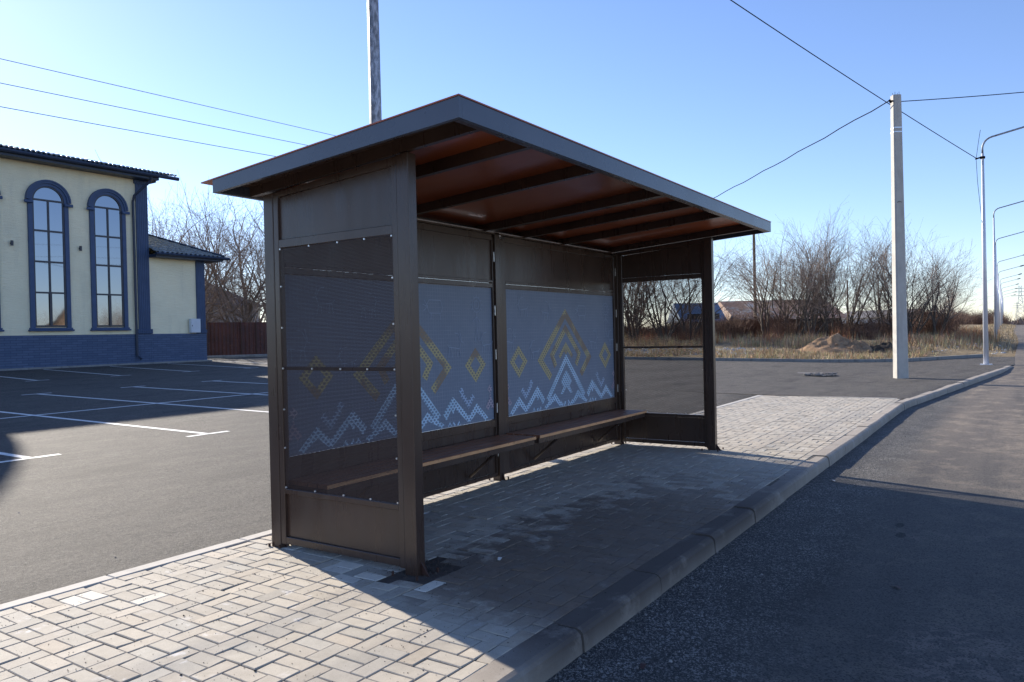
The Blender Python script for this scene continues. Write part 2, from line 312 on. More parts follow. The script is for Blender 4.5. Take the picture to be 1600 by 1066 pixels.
# ------------------------------------------------------------------ geometry helpers
class MB:
    def __init__(s): s.v = []; s.f = []; s.mi = []; s.tint = None; s.marks = []
    def add(s, vs, fs, k=0):
        s.marks.append((len(s.v), len(s.f))); b = len(s.v); s.v += [tuple(x) for x in vs]; s.f += [[b + i for i in q] for q in fs]; s.mi += [k] * len(fs)
    def box(s, x0, x1, y0, y1, z0, z1, k=0, bev=0):
        if bev:
            x0, x1 = min(x0, x1), max(x0, x1); y0, y1 = min(y0, y1), max(y0, y1); z0, z1 = min(z0, z1), max(z0, z1)
            b = min(bev, (x1 - x0) * .45, (y1 - y0) * .45, (z1 - z0) * .45)
            vs = []
            # 24 vertices: chamfered box
            idx = {}
            for sx in (0, 1):
                for sy in (0, 1):
                    for sz in (0, 1):
                        X = (x0, x1)[sx]; Y = (y0, y1)[sy]; Z = (z0, z1)[sz]
                        dx = b if sx == 0 else -b; dy = b if sy == 0 else -b; dz = b if sz == 0 else -b
                        idx[(sx, sy, sz, 'x')] = len(vs); vs.append((X, Y + dy, Z + dz))
                        idx[(sx, sy, sz, 'y')] = len(vs); vs.append((X + dx, Y, Z + dz))
                        idx[(sx, sy, sz, 'z')] = len(vs); vs.append((X + dx, Y + dy, Z))
            f = []
            I = idx
            for sx in (0, 1):
                q = [I[(sx, a, c, 'x')] for a, c in ((0, 0), (1, 0), (1, 1), (0, 1))]; f.append(q if sx else q[::-1])
            for sy in (0, 1):
                q = [I[(a, sy, c, 'y')] for a, c in ((0, 0), (1, 0), (1, 1), (0, 1))]; f.append(q[::-1] if sy else q)
            for sz in (0, 1):
                q = [I[(a, c, sz, 'z')] for a, c in ((0, 0), (1, 0), (1, 1), (0, 1))]; f.append(q if sz else q[::-1])
            for a in (0, 1):
                for c in (0, 1):
                    f.append([I[(a, c, 0, 'x')], I[(a, c, 1, 'x')], I[(a, c, 1, 'y')], I[(a, c, 0, 'y')]])
                    f.append([I[(a, 0, c, 'x')], I[(a, 1, c, 'x')], I[(a, 1, c, 'z')], I[(a, 0, c, 'z')]])
                    f.append([I[(0, a, c, 'y')], I[(1, a, c, 'y')], I[(1, a, c, 'z')], I[(0, a, c, 'z')]])
            for k3 in [(a, c, d) for a in (0, 1) for c in (0, 1) for d in (0, 1)]:
                f.append([I[(*k3, 'x')], I[(*k3, 'y')], I[(*k3, 'z')]])
            s.add(vs, f, k); return
        vs = [(x, y, z) for z in (z0, z1) for x, y in ((x0, y0), (x1, y0), (x1, y1), (x0, y1))]
        s.add(vs, [[3, 2, 1, 0], [4, 5, 6, 7], [0, 1, 5, 4], [1, 2, 6, 5], [2, 3, 7, 6], [3, 0, 4, 7]], k)
    def prism(s, poly, ext, k=0):
        """poly: list of 3D points (planar), ext: extrusion vector"""
        e = Vector(ext); n = len(poly); vs = [Vector(p) for p in poly] + [Vector(p) + e for p in poly]
        s.add(vs, [list(range(n))[::-1], list(range(n, 2 * n))] + [[i, (i + 1) % n, n + (i + 1) % n, n + i] for i in range(n)], k)
    def tube(s, pts, rad, n=8, k=0, cap=True):
        pts = [Vector(p) for p in pts]
        if not hasattr(rad, '__len__'): rad = [rad] * len(pts)
        s.marks.append((len(s.v), len(s.f))); b = len(s.v); prev = None
        for i, p in enumerate(pts):
            d = (pts[min(i + 1, len(pts) - 1)] - pts[max(i - 1, 0)])
            d = d.normalized() if d.length > 1e-9 else Vector((0, 0, 1))
            if prev is None: a = d.orthogonal().normalized()
            else:
                a = prev - d * prev.dot(d); a = a.normalized() if a.length > 1e-6 else d.orthogonal().normalized()
            prev = a; c = d.cross(a)
            for j in range(n):
                w = 2 * math.pi * j / n; s.v.append(tuple(p + (a * math.cos(w) + c * math.sin(w)) * rad[i]))
        for i in range(len(pts) - 1):
            for j in range(n):
                s.f.append([b + i * n + j, b + i * n + (j + 1) % n, b + (i + 1) * n + (j + 1) % n, b + (i + 1) * n + j]); s.mi.append(k)
        if cap:
            s.f.append([b + j for j in range(n)][::-1]); s.mi.append(k)
            e = b + (len(pts) - 1) * n; s.f.append([e + j for j in range(n)]); s.mi.append(k)
    def split(s, name, mat, parent=None):
        out = []; mk = s.marks + [(len(s.v), len(s.f))]
        for (v0, f0), (v1, f1) in zip(mk, mk[1:]):
            q = MB(); q.v = s.v[v0:v1]; q.f = [[i - v0 for i in f] for f in s.f[f0:f1]]; q.mi = s.mi[f0:f1]; out.append(q.build(name, mat, parent))
        return out
    def build(s, name, mat, parent=None, smooth=False, loc=None):
        me = bpy.data.meshes.new(name); vs = s.v
        if loc is not None: vs = [(x - loc[0], y - loc[1], z - loc[2]) for x, y, z in vs]
        me.from_pydata(vs, [], s.f); me.update()
        mats = mat if isinstance(mat, (list, tuple)) else [mat]
        for q in mats: me.materials.append(q)
        if len(mats) > 1: me.polygons.foreach_set('material_index', s.mi)
        bm = bmesh.new(); bm.from_mesh(me); 
        if len(bm.faces) < 60000: bmesh.ops.recalc_face_normals(bm, faces=bm.faces)
        bm.to_mesh(me); bm.free()
        if smooth: me.polygons.foreach_set('use_smooth', [True] * len(me.polygons))
        if s.tint:
            ca = me.color_attributes.new('tint', 'FLOAT_COLOR', 'CORNER')
            i = 0
            data = []
            for p in me.polygons:
                cc = s.tint[p.index]
                for _ in range(p.loop_total): data += [cc[0], cc[1], cc[2], 1]
            ca.data.foreach_set('color', data)
        ob = bpy.data.objects.new(name, me); COL.objects.link(ob)
        if loc is not None: ob.location = loc
        if parent: ob.parent = parent
        return ob

def tag(o, label=None, cat=None, group=None, kind=None):
    if label: o['label'] = label
    if cat: o['category'] = cat
    if group: o['group'] = group
    if kind: o['kind'] = kind
    return o
def thing(name, label, cat, loc=(0, 0, 0), group=None):
    o = bpy.data.objects.new(name, None); COL.objects.link(o); o.location = loc; o.empty_display_size = .2
    return tag(o, label, cat, group)
def copy_tree(o, parent=None):
    c = o.copy(); COL.objects.link(c); c.parent = parent
    for ch in [x for x in bpy.data.objects if x.parent == o]: copy_tree(ch, c)
    return c
def interp(x, xs, zs):
    if x <= xs[0]: return zs[0]
    for i in range(1, len(xs)):
        if x <= xs[i]: return zs[i - 1] + (zs[i] - zs[i - 1]) * (x - xs[i - 1]) / (xs[i] - xs[i - 1])
    return zs[-1]
def smooth(a, b, x):
    t = max(0, min(1, (x - a) / (b - a))); return t * t * (3 - 2 * t)

# ------------------------------------------------------------------ ground heights
def rise(x): return interp(x, [30, 52.5, 73.5, 104, 127, 168], [0, .34, .44, .56, .72, .84])
def lotz(x, y): return rise(x) + .02 * min(max(y - 1.6, 0), 28.4)
def roadz(x): return rise(x) - .12 * (1 - smooth(25, 30, x))
def yk(x): return interp(x, [-1e3, 12.9, 28.3, 29.5], [-1.30, -1.30, -2.97, -3.05])   # kerb outer face
FK = [(26.4, 33.0), (28.0, 17.0), (28.84, 12.07), (29.47, 7.87), (29.9, 3.74), (31.2, .81), (34.8, -2.0)]    # far kerb foot line
def fkx(y):
    P = sorted((b, a) for a, b in FK); return interp(y, [p[0] for p in P], [p[1] for p in P])
def fieldz(x, y):
    b = smooth(-3.0, .5, y) * (.10 * smooth(0, .3, x - fkx(y)) + .34 * smooth(1, 14, x - fkx(y)))
    return lotz(x, y) + b
def inlot(x, y, mrg=0): return -70 < x < fkx(y) - mrg and -3 < y < 34

# terrain sheet
def axis(lo, hi, a, b, step):
    v = []; x = a
    while x <= b: v.append(x); x += step
    s = step; x = b
    while x < hi: s *= 1.35; x += s; v.append(x)
    s = step; x = a
    while x > lo: s *= 1.35; x -= s; v.insert(0, x)
    return v
xs = axis(-2500, 4000, -60, 130, 1.5); ys = axis(-2500, 3500, -30, 60, 1.5)
g = MB()
for x in xs:
    for y in ys:
        if y < -2.2 and y > -12.5 and x < 3000: z = roadz(x) - .06 if y < yk(x) + .5 else roadz(x) - .1
        elif y <= -12.5: z = roadz(x) + .02 + .06 * noise.noise((x * .1, y * .1, 0))
        elif x < fkx(y) + .8 and y < 33.5 and x > -65: z = min(lotz(x, y) - .16, roadz(x) - .12 if y < 1.5 else 9)
        else: z = fieldz(x, y) + .05 * noise.noise((x * .25, y * .25, 0)) * smooth(0, 4, x - fkx(y))
        g.v.append((x, y, z))
ny = len(ys)
for i in range(len(xs) - 1):
    for j in range(ny - 1):
        a = i * ny + j; g.f.append([a, a + ny, a + ny + 1, a + 1]); g.mi.append(0)
tag(g.build('ground', M['field'], smooth=True), kind='structure')

# lot asphalt
def strip_sheet(name, xs, ylo, yhi, zf, n, mat):
    g = MB()
    for x in xs:
        a, b = ylo(x), yhi(x)
        for j in range(n + 1):
            y = a + (b - a) * j / n; g.v.append((x, y, zf(x, y)))
    for i in range(len(xs) - 1):
        for j in range(n):
            a = i * (n + 1) + j; g.f.append([a, a + n + 1, a + n + 2, a + 1]); g.mi.append(0)
    return tag(g.build(name, mat, smooth=True), kind='structure')
PX1 = 13.75   # far end of the paved island
def lot_hi(x):
    if x < 26.4: return 33.0
    P = sorted(FK); return interp(x, [p[0] for p in P], [p[1] for p in P])
lx = [-60, -40, -20, -10, -5, 0, 5, 10, PX1, PX1 + .01] + [14 + i for i in range(22)]
strip_sheet('parking_lot', lx, lambda x: 1.78 if x <= PX1 else (yk(x) + .17 if x < 29 else -3.0), lot_hi, lotz, 40, M['asphalt'])
rx = [-80, -30, -10, 0, 5, 10, 15, 20, 24, 25, 26, 27, 28, 29, 30, 31, 33, 36, 40, 52.5, 73.5, 104, 127, 168, 300, 800, 1500]
def road_hi(x):
    if x < 30: return yk(x) + .1
    return -3.0 if x < 36 else interp(x, [36, 60, 150, 1500], [-3.0, -3.2, -1.9, -1.9 + 0])
strip_sheet('road', rx, lambda x: -11.5, road_hi, lambda x, y: roadz(x) - (.004 if x >= 30 else 0), 14, M['road'])

# ------------------------------------------------------------------ paved island
random.seed(4)
g = MB(); g.tint = []
NEWP = [(-.13, .62), (-.21, .33), (-.09, -.20), (.12, 1.22), (-1.27, 1.44), (-1.13, 1.1)]
foot_holes = [(-.05, .30, -.13, .10)]
def paver(x0, x1, y0, y1):
    if any(x0 < b and x1 > a and y0 < d and y1 > c for a, b, c, d in foot_holes): return
    gp = .0026; h = random.gauss(0, .0012); n0 = len(g.f)
    tx = random.gauss(0, .0012); ty = random.gauss(0, .0012)
    mx0, my0 = (x0 + x1) / 2, (y0 + y1) / 2
    x0 += gp; x1 -= gp; y0 += gp; y1 -= gp; b = .004
    if x1 - x0 < .02 or y1 - y0 < .02: return
    vs = [(x0, y0, -.05), (x1, y0, -.05), (x1, y1, -.05), (x0, y1, -.05),
          (x0, y0, -b + h - tx - ty), (x1, y0, -b + h + tx - ty), (x1, y1, -b + h + tx + ty), (x0, y1, -b + h - tx + ty),
          (x0 + b, y0 + b, h - tx - ty), (x1 - b, y0 + b, h + tx - ty), (x1 - b, y1 - b, h + tx + ty), (x0 + b, y1 - b, h - tx + ty)]
    fs = [[0, 1, 5, 4], [1, 2, 6, 5], [2, 3, 7, 6], [3, 0, 4, 7], [4, 5, 9, 8], [5, 6, 10, 9], [6, 7, 11, 10], [7, 4, 8, 11], [8, 9, 10, 11]]
    g.add(vs, fs)
    k = random.gauss(1, .05); wr = random.gauss(0, .015)
    k = min(k, 1.09)
    if random.random() < .015: k *= 1.15
    if any(abs(mx0 - a) < .085 and abs(my0 - c_) < .085 for a, c_ in NEWP): k = 1.55; wr = -.04
    g.tint += [(k + wr, k, k - wr)] * (len(g.f) - n0)
YB, YF = 1.66, -1.12
col = 0; x = -7.0 + .0
while x < PX1 - .1:
    x1 = min(x + .2, PX1)
    y = 1.664
    # odd columns start with half a course
    if col % 2: paver(x, x1, max(y, YF), YB)
    while y > YF + .02:
        if col % 2 == 0:
            seq = [('x', .1), ('y', .2)]
        else:
            seq = [('y', .2), ('x', .1)]
        for kd, hh in seq:
            a = max(y - hh, YF)
            if y - a > .02:
                if kd == 'x': paver(x, x1, a, y)
                else: paver(x, (x + x1) / 2, a, y); paver((x + x1) / 2, x1, a, y)
            y -= hh
    x += .2; col += 1
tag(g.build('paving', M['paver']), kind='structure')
g = MB(); g.box(-7, PX1, YF - .03, YB + .03, -.3, -.006); tag(g.build('paving_bed', M['sand']), kind='structure')
g = MB()
for (a, b, c, d) in foot_holes:
    g.box(a - .2, b + .2, c - .2, d + .2, -.03, -.0045)
tag(g.build('bare_soil', M['soil']), kind='structure')
g = MB()
x = -7
while x < PX1:
    g.box(x, min(x + .996, PX1 + .08), YB + .005, YB + .115, -.2, .006, bev=.006); x += 1.0
y = YB - .02
while y > -.9:
    g.box(PX1 + .005, PX1 + .085, max(y - .99, -1.05), y, -.2, .006, bev=.006); y -= 1.0
tag(g.build('paving_edge', M['kerb_white']), kind='structure')

# road kerb: stones with chamfered top edge
g = MB()
def kerb_stone(p, q, h0=0.0, drop=.35):
    p = Vector((*p, 0)); q = Vector((*q, 0)); d = (q - p).normalized(); nrm = Vector((d.y, -d.x, 0))   # towards the road
    p = p + d * .007; q = q - d * .007; off = nrm * random.gauss(0, .003); p = p + off; q = q + off + nrm * random.gauss(0, .002)
    def ring(c, zt):
        return [c + nrm * 0 + Vector((0, 0, zt - drop)), c + Vector((0, 0, zt)), c + nrm * .135 + Vector((0, 0, zt + .001)), c + nrm * .158 + Vector((0, 0, zt - .008)),
                c + nrm * .172 + Vector((0, 0, zt - .024)), c + nrm * .178 + Vector((0, 0, zt - .06)), c + nrm * .19 + Vector((0, 0, zt - drop))]
    j = [random.gauss(0, .005) for _ in range(2)]
    a = ring(p, h0 + j[0]); b = ring(q, (h0 if not isinstance(h0, tuple) else h0[1]) + j[1]); n = len(a)
    g.add(a + b, [[i, i + 1, n + i + 1, n + i] for i in range(n - 1)] + [list(range(n))[::-1], list(range(n, 2 * n))])
for i in range(-8, 20): kerb_stone((i * 1.0 - .23 if i > -8 else -8, -1.12), (min(i + .77, 12.9), -1.12)) if i * 1.0 - .23 < 12.8 else None
L = math.hypot(15.4, 1.67); n = 15
for i in range(n):
    a = i / n; b = (i + 1) / n
    kerb_stone((12.9 + 15.4 * a, -1.12 - 1.67 * a), (12.9 + 15.4 * b, -1.12 - 1.67 * b))
kerb_stone((28.3, -2.79), (29.2, -2.93), -.05)
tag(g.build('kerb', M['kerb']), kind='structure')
# far kerb of the lot
g = MB()
for (a, b), (c, d) in zip(FK, FK[1:]):
    L = math.hypot(c - a, d - b); n = max(1, round(L / 1.0))
    for i in range(n):
        p = Vector((a + (c - a) * i / n, b + (d - b) * i / n, 0)); q = Vector((a + (c - a) * (i + .99) / n, b + (d - b) * (i + .99) / n, 0))
        if abs(p.y - 4.2) < .3: continue
        dd = (q - p).normalized(); nn = Vector((-dd.y, dd.x, 0)) * .15
        zt = lotz(p.x, p.y) + .13; zq = lotz(q.x, q.y) + .13
        vs = [p + Vector((0, 0, zt)), q + Vector((0, 0, zq)), q + nn + Vector((0, 0, zq)), p + nn + Vector((0, 0, zt))]
        vs += [v - Vector((0, 0, .4)) for v in vs]
        g.add(vs, [[0, 1, 2, 3], [4, 5, 6, 7], [0, 1, 5, 4], [1, 2, 6, 5], [2, 3, 7, 6], [3, 0, 4, 7]])
tag(g.build('far_kerb', M['kerb_far']), kind='structure')

# painted lines
g = MB()
def pline(p, q, w=.1):
    p = Vector((*p, 0)); q = Vector((*q, 0)); d = (q - p).normalized(); nn = Vector((-d.y, d.x, 0)) * w / 2; n = max(1, int((q - p).length / 1.2))
    vs = []
    for i in range(n + 1):
        c = p + (q - p) * i / n
        for sgn in (-1, 1):
            k = c + nn * sgn; vs.append((k.x, k.y, lotz(k.x, k.y) + .004 + .0))
    g.add(vs, [[2 * i, 2 * i + 1, 2 * i + 3, 2 * i + 2] for i in range(n)])
g2 = g
for i in range(-3, 5):
    xf = .86 + 2.47 * (i + 0); xb = xf - .42
    y0 = 7.0 + .0 * i; y1 = 16.75 + .06 * i
    if i in (1, 2, 3, 4, 0, -1, -2, -3):
        pline((xf, y0 - .03), (xb, y1 + .03)); pline((xf - .35, y0), (xf + .35, y0 + .0)); pline((xb - .35, y1), (xb + .35, y1 + .02))
def cline(p, q, w=.1):
    global g
    p0 = g; g = MB(); pline(p, q, w); g.v = [(a, b, c + .003) for a, b, c in g.v]; n = len(p0.v)
    p0.v += g.v; p0.f += [[n + i for i in f] for f in g.f]; p0.mi += g.mi; g = p0
cline((-7, 11.55), (12.5, 12.3))
for i in range(-4, 5):
    xf = 7.75 + 2.62 * i; xb = xf + .62
    pline((xf, 22.1), (xb, 28.8)); pline((xf - .35, 22.08), (xf + .35, 22.1))
pline((22.3, 2.9), (22.65, 2.2), .08)
tag(g.build('parking_lines', M['line']), kind='structure')

# manhole hatch with debris
o = thing('manhole', 'dark sunken manhole cover with rubble in the asphalt near the concrete pole', 'manhole', (21.2, 1.9, 0))
g = MB(); g.tube([(0, 0, .004), (0, 0, .03)], .42, 20); g.build('cover', M['iron'], o)
g = MB(); random.seed(2)
for i in range(26):
    a = random.random() * 6.3; r = random.uniform(.25, .5); s = random.uniform(.02, .07)
    g.box(r * math.cos(a) - s, r * math.cos(a) + s, r * math.sin(a) - s, r * math.sin(a) + s, .03, .03 + s, bev=.01)
tag(g.build('debris', M['pebble'], o), kind='stuff')

# ------------------------------------------------------------------ bus shelter
S = thing('bus_shelter', 'dark brown steel bus shelter with red roof, perforated ends and blue ornament panels', 'bus shelter')
LX, D = 5.70, 1.39
def rz(y): return 2.81 - .0773 * (y + .63)      # top plane of roof
def post(x0, x1, y0, y1, zt, foot, name='post', zb=-.02):
    g = MB(); zf, zk = zt
    # post with sloping cut top (zf at y0, zk at y1)
    g.add([(x0, y0, zb), (x1, y0, zb), (x1, y1, zb), (x0, y1, zb), (x0, y0, zf), (x1, y0, zf), (x1, y1, zk), (x0, y1, zk)],
          [[3, 2, 1, 0], [4, 5, 6, 7], [0, 1, 5, 4], [1, 2, 6, 5], [2, 3, 7, 6], [3, 0, 4, 7]])
    p = g.build(name, M['brown'], S); b = p.modifiers.new('bevel', 'BEVEL'); b.width = .004; b.segments = 2; b.limit_method = 'ANGLE'
    if foot:
        cx, cy = (x0 + x1) / 2, (y0 + y1) / 2; g = MB()
        g.box(cx - foot, cx + foot, cy - foot, cy + foot, zb - .012, zb + .012, bev=.003)
        for sx, sy in (((1, 0),) if y0 < .5 else ()):
            ex = x1 if sx > 0 else x0
            g.prism([(ex, cy - .004, zb + .012), (ex + sx * (foot - .05), cy - .004, zb + .012), (ex, cy - .004, zb + .10)], (0, .008, 0))
        if y0 > .5 and x0 < 1: foot = .085
        g.prism([(cx - .004, y0, zb + .012), (cx - .004, y0 - foot + .06, zb + .012), (cx - .004, y0, zb + .1)], (.008, 0, 0))
        for sx in (-1, 1):
            for sy in (-1, 1):
                g.tube([(cx + sx * (foot - .03), cy + sy * (foot - .03), zb + .012), (cx + sx * (foot - .03), cy + sy * (foot - .03), zb + .045)], .009, 6)
        g.build('base_plate', M['rust_foot'], p)
    return p
rb = lambda y: rz(y) - .106
for x0, x1 in ((0, .078), (LX - .078, LX)):
    post(x0, x1, 0, .10, (rb(0), rb(.10)), .13)
    post(x0, x1, D - .10, D, (rb(D - .10), rb(D)), .10)
post(LX / 2 - .05, LX / 2 + .03, D - .09, D, (rb(D - .09), rb(D)), .10)
g = MB()
for x0 in (0.0, LX - .05):     # inner stiles welded beside the posts, leaving a thin reveal
    g.box(x0 + .004, x0 + .046, .102, .148, .03, rb(.148) - .054, bev=.003)
    g.box(x0 + .004, x0 + .046, D - .150, D - .102, .03, rb(D - .148) - .03, bev=.003)
g.split('stile', M['brown'], S)
def end_panel(xo, sgn):
    """xo = outer face plane, sgn = +1 if the inside lies toward +x"""
    a, b = xo + sgn * .006, xo + sgn * .044
    y0, y1 = .148, D - .150
    g = MB()
    def bar(z0, z1, d=.003): g.box(a, b, y0, y1, z0, z1, bev=d)
    bar(.035, .085); bar(.395, .432); bar(2.155, 2.215)
    g.split('rail', M['brown'], S)
    g = MB(); g.box(xo + sgn * .026, xo + sgn * .034, y0, y1, .087, .393); g.build('lower_panel', M['brown'], S)
    g = MB(); zt0, zt1 = rb(y0) - .055, rb(y1) - .045
    g.prism([(xo + sgn * .022, y0, 2.217), (xo + sgn * .022, y1, 2.217), (xo + sgn * .022, y1, zt1), (xo + sgn * .022, y0, zt0)], (sgn * .008, 0, 0)); g.build('upper_panel', M['brown'], S)
    g = MB()
    g.prism([(a, 0.101, rb(.101) - .003), (a, D - .101, rb(D - .101) - .003), (a, D - .101, zt1 + .001), (a, .101, zt0 + .001)], (sgn * .04, 0, 0)); g.build('top_rail', M['brown'], S)
    g = MB(); g.add([(xo + sgn * .016, y0, .434), (xo + sgn * .016, y1, .434), (xo + sgn * .016, y1, 2.153), (xo + sgn * .016, y0, 2.153)], [[0, 1, 2, 3]])
    pf = g.build('perforated_panel', M['perf'] if sgn > 0 else M['perf_open'], S)
    g = MB(); g.box(xo + sgn * .022, xo + sgn * .046, y0, y1, 1.280, 1.305, bev=.002); g.build('middle_bar', M['brown'], S)
    g = MB()
    ye = [.16, .40, .65, .93, D - .158]
    for z in (2.147, 1.294, .441):
        for y in ye:
            g.tube([(xo + sgn * .016, y, z), (xo + sgn * .008, y, z)], .0065, 8)
    for y in (ye[0], ye[-1]):
        for z in (1.88, 1.585, 1.0, .725): g.tube([(xo + sgn * .016, y, z), (xo + sgn * .008, y, z)], .0065, 8)
    g.split('bolt', M['bolt'], pf)
end_panel(0, 1); end_panel(LX, -1)

# back wall: two bays
YW = D - .045
def art(x0, x1):
    cx = (x0 + x1) / 2; z0 = .635
    g = MB(); g.box(x0, x1, 1.346, 1.352, z0, 1.982); ap = g.build('ornament_panel', M['art'], S)
    Yp = 1.346; layer = [0]
    def flat(name, polys, mat):
        layer[0] += 1; g = MB(); y = Yp - .0005 * layer[0]
        for q_, pl in enumerate(polys): g.add([(cx + px, y + .00002 * q_, z0 + pz) for px, pz in pl], [list(range(len(pl)))])
        return g.build(name, mat, ap)
    def band(path, w, closed=False):
        P = [Vector(p) for p in path]; out = []; n = len(P)
        for i in range(n):
            a = P[i - 1] if (i > 0 or closed) else None; c = P[(i + 1) % n] if (i < n - 1 or closed) else None
            if a is None: d = (c - P[i]).normalized(); nn = Vector((-d.y, d.x)); k = 1
            elif c is None: d = (P[i] - a).normalized(); nn = Vector((-d.y, d.x)); k = 1
            else:
                d1 = (P[i] - a).normalized(); d2 = (c - P[i]).normalized(); n1 = Vector((-d1.y, d1.x)); n2 = Vector((-d2.y, d2.x))
                nn = (n1 + n2).normalized(); k = 1 / max(.35, nn.dot(n1))
            out.append((P[i] + nn * w / 2 * k, P[i] - nn * w / 2 * k))
        pol = []
        for i in range(n if closed else n - 1):
            a, b = out[i], out[(i + 1) % n]; pol.append([tuple(a[0]), tuple(b[0]), tuple(b[1]), tuple(a[1])])
        return [[(px, max(pz, .004)) for px, pz in q] for q in pol]
    mir = lambda pls: [[(-a, b) for a, b in q] for q in pls]
    G_ = band([(-.36, .36), (-.585, .565), (0, 1.10), (.585, .565), (.36, .36)], .085)
    G_ += band([(-.245, .48), (-.325, .615), (0, .925), (.325, .615), (.245, .48)], .075)
    G_ += band([(-.155, .585), (0, .725), (.155, .585)], .055) + [[(0, .70), (-.05, .655), (0, .61), (.05, .655)]]
    for sx in (-1.03, 1.03): G_ += band([(sx, .70), (sx - .13, .572), (sx, .44), (sx + .13, .572)], .065, True)
    flat('gold_ornament', G_, M['gold'])
    W_ = band([(-.44, .10), (0, .57), (.44, .10)], .072)
    H = band([(-1.20, .0), (-1.035, .145), (-.90, .03), (-.655, .235), (-.54, .12)], .07)
    H += [[(-.71, .22), (-.60, .22), (-.655, .11)], [(-.60, .13), (-.5, .13), (-.55, .06)]]
    H += band([(-.50, .0), (-.28, .13), (-.13, .0)], .07)
    for q in (-.74, -.66, -.60, -.10, -.05): H += [[(q - .03, .006), (q + .03, .006), (q, .05)]]
    H += [[(-.16, .03), (-.10, .03), (-.13, .075)], [(-.07, .03), (-.01, .03), (-.04, .075)]]
    W_ += H + mir(H)
    W_ += [[(0, .43), (-.075, .36), (-.13, .29), (-.075, .23), (0, .23)], [(0, .43), (.075, .36), (.13, .29), (.075, .23), (0, .23)],
           [(-.075, .229), (-.14, .15), (-.09, .15), (0, .229)], [(.075, .229), (.14, .15), (.09, .15), (0, .229)]]
    flat('white_ornament', W_, M['white_print'])
    V_ = band([(-.98, .27), (-.90, .185), (-.79, .30)], .055) + [[(-.83, .33), (-.79, .29), (-.75, .33), (-.79, .37)]]
    flat('dim_ornament', V_, M['dim_print']); flat('dim_ornament', mir(V_), M['dim_print'])
    Q = [[(-1.265, .36), (-1.22, .315), (-1.265, .27), (-1.31, .315)], [(-1.255, .26), (-1.255, .23), (-1.275, .23), (-1.275, .26)]] + band([(-1.315, .12), (-1.265, .20), (-1.205, .12)], .055)
    flat('pale_ornament', Q, M['pink_print']); flat('pale_ornament', mir(Q), M['pink_print'])
    g = MB(); y = Yp - .0036
    def ln(pts, w=.006):
        for a, b in zip(pts, pts[1:]):
            for pl in band([a, b], w): g.add([(cx + px, y - .00001 * (len(g.f) % 90), z0 + pz) for px, pz in pl], [[0, 1, 2, 3]])
    def circ(px, pz, r, n=14): ln([(px + r * math.cos(2 * math.pi * i / n), pz + r * math.sin(2 * math.pi * i / n)) for i in range(n + 1)])
    def done():
        nonlocal g
        g.build('line_drawing', M['line_print'], ap); g = MB()
    sx, sz = 1.06, 1.17
    circ(sx, sz, .075); circ(sx, sz, .04)
    for i in range(12):
        a = i * math.pi / 6; ln([(sx + .075 * math.cos(a), sz + .075 * math.sin(a)), (sx + .10 * math.cos(a), sz + .10 * math.sin(a))])
    ln([(sx, sz - .075), (sx, .93), (sx - .04, .80)]); ln([(sx, .93), (sx + .03, .80)]); ln([(sx - .07, 1.0), (sx, 1.05), (sx + .06, 1.0)])
    done()
    def goat(px, pz, s, f=1):
        for q in ([(-.10, .02), (.08, .0), (.11, .08), (.15, .06)], [(.11, .08), (.06, .16), (.0, .17)], [(.12, .085), (.09, .18)], [(-.09, .02), (-.11, -.09)], [(-.06, .015), (-.05, -.09)], [(.05, .0), (.04, -.09)], [(.08, .0), (.10, -.09)], [(-.10, .02), (-.13, .05)]):
            ln([(px + f * a * s, pz + b * s) for a, b in q])
        done()
    goat(-.93, 1.13, .8, -1); goat(-.45, 1.10, .8, 1); goat(.70, .74, .9, 1); goat(1.22, .76, .8, -1); goat(-1.22, .78, .9, 1); goat(-.70, .66, .8, -1)
    ln([(.28, 1.14), (.33, 1.2), (.5, 1.2), (.52, 1.13), (.5, 1.08), (.33, 1.08), (.30, 1.14), (.24, 1.16)]); ln([(.36, 1.08), (.35, 1.02)]); ln([(.48, 1.08), (.49, 1.02)]); ln([(.26, 1.2), (.31, 1.14), (.25, 1.10)])
    done()
for i, (a, b) in enumerate(((.08, LX / 2 - .052), (LX / 2 + .032, LX - .08))):
    s0, s1 = (a + .045, b - .0) if i == 0 else (a + .13, b - .045)
    if i == 0: s1 = b - .022
    g = MB()   # stiles
    g.box(a, s0, 1.322, 1.375, .045, 2.50, bev=.003); g.box(s1, b, 1.322, 1.375, .045, 2.50, bev=.003); g.split('stile', M['brown'], S)
    g = MB()
    for z0, z1 in ((.045, .085), (.555, .633), (1.984, 2.03), (2.47, 2.53)): g.box(s0, s1, 1.324, 1.373, z0, z1, bev=.003)
    g.box(s0, s1, 1.318, 1.374, 2.036, 2.06, bev=.003)
    g.split('rail', M['brown'], S)
    g = MB(); g.box(s0, s1, 1.340, 1.350, .086, .554); g.build('lower_panel', M['brown'], S)
    g = MB(); g.box(s0, s1, 1.340, 1.350, 2.061, 2.469); g.build('upper_panel', M['brown'], S)
    art(s0, s1)
g = MB()
for x in (LX / 2 - .058, LX - .083):
    for z in (.3, .75, 1.3, 1.75, 2.3): g.tube([(x, 1.315, z - .05), (x, 1.315, z + .05)], .006, 6)
g.split('hinge_pin', M['bolt'], S)
# top back beam
g = MB(); g.box(.08, LX - .08, 1.30, 1.385, 2.532, rb(1.385) - .002); g.build('back_beam', M['brown'], S)

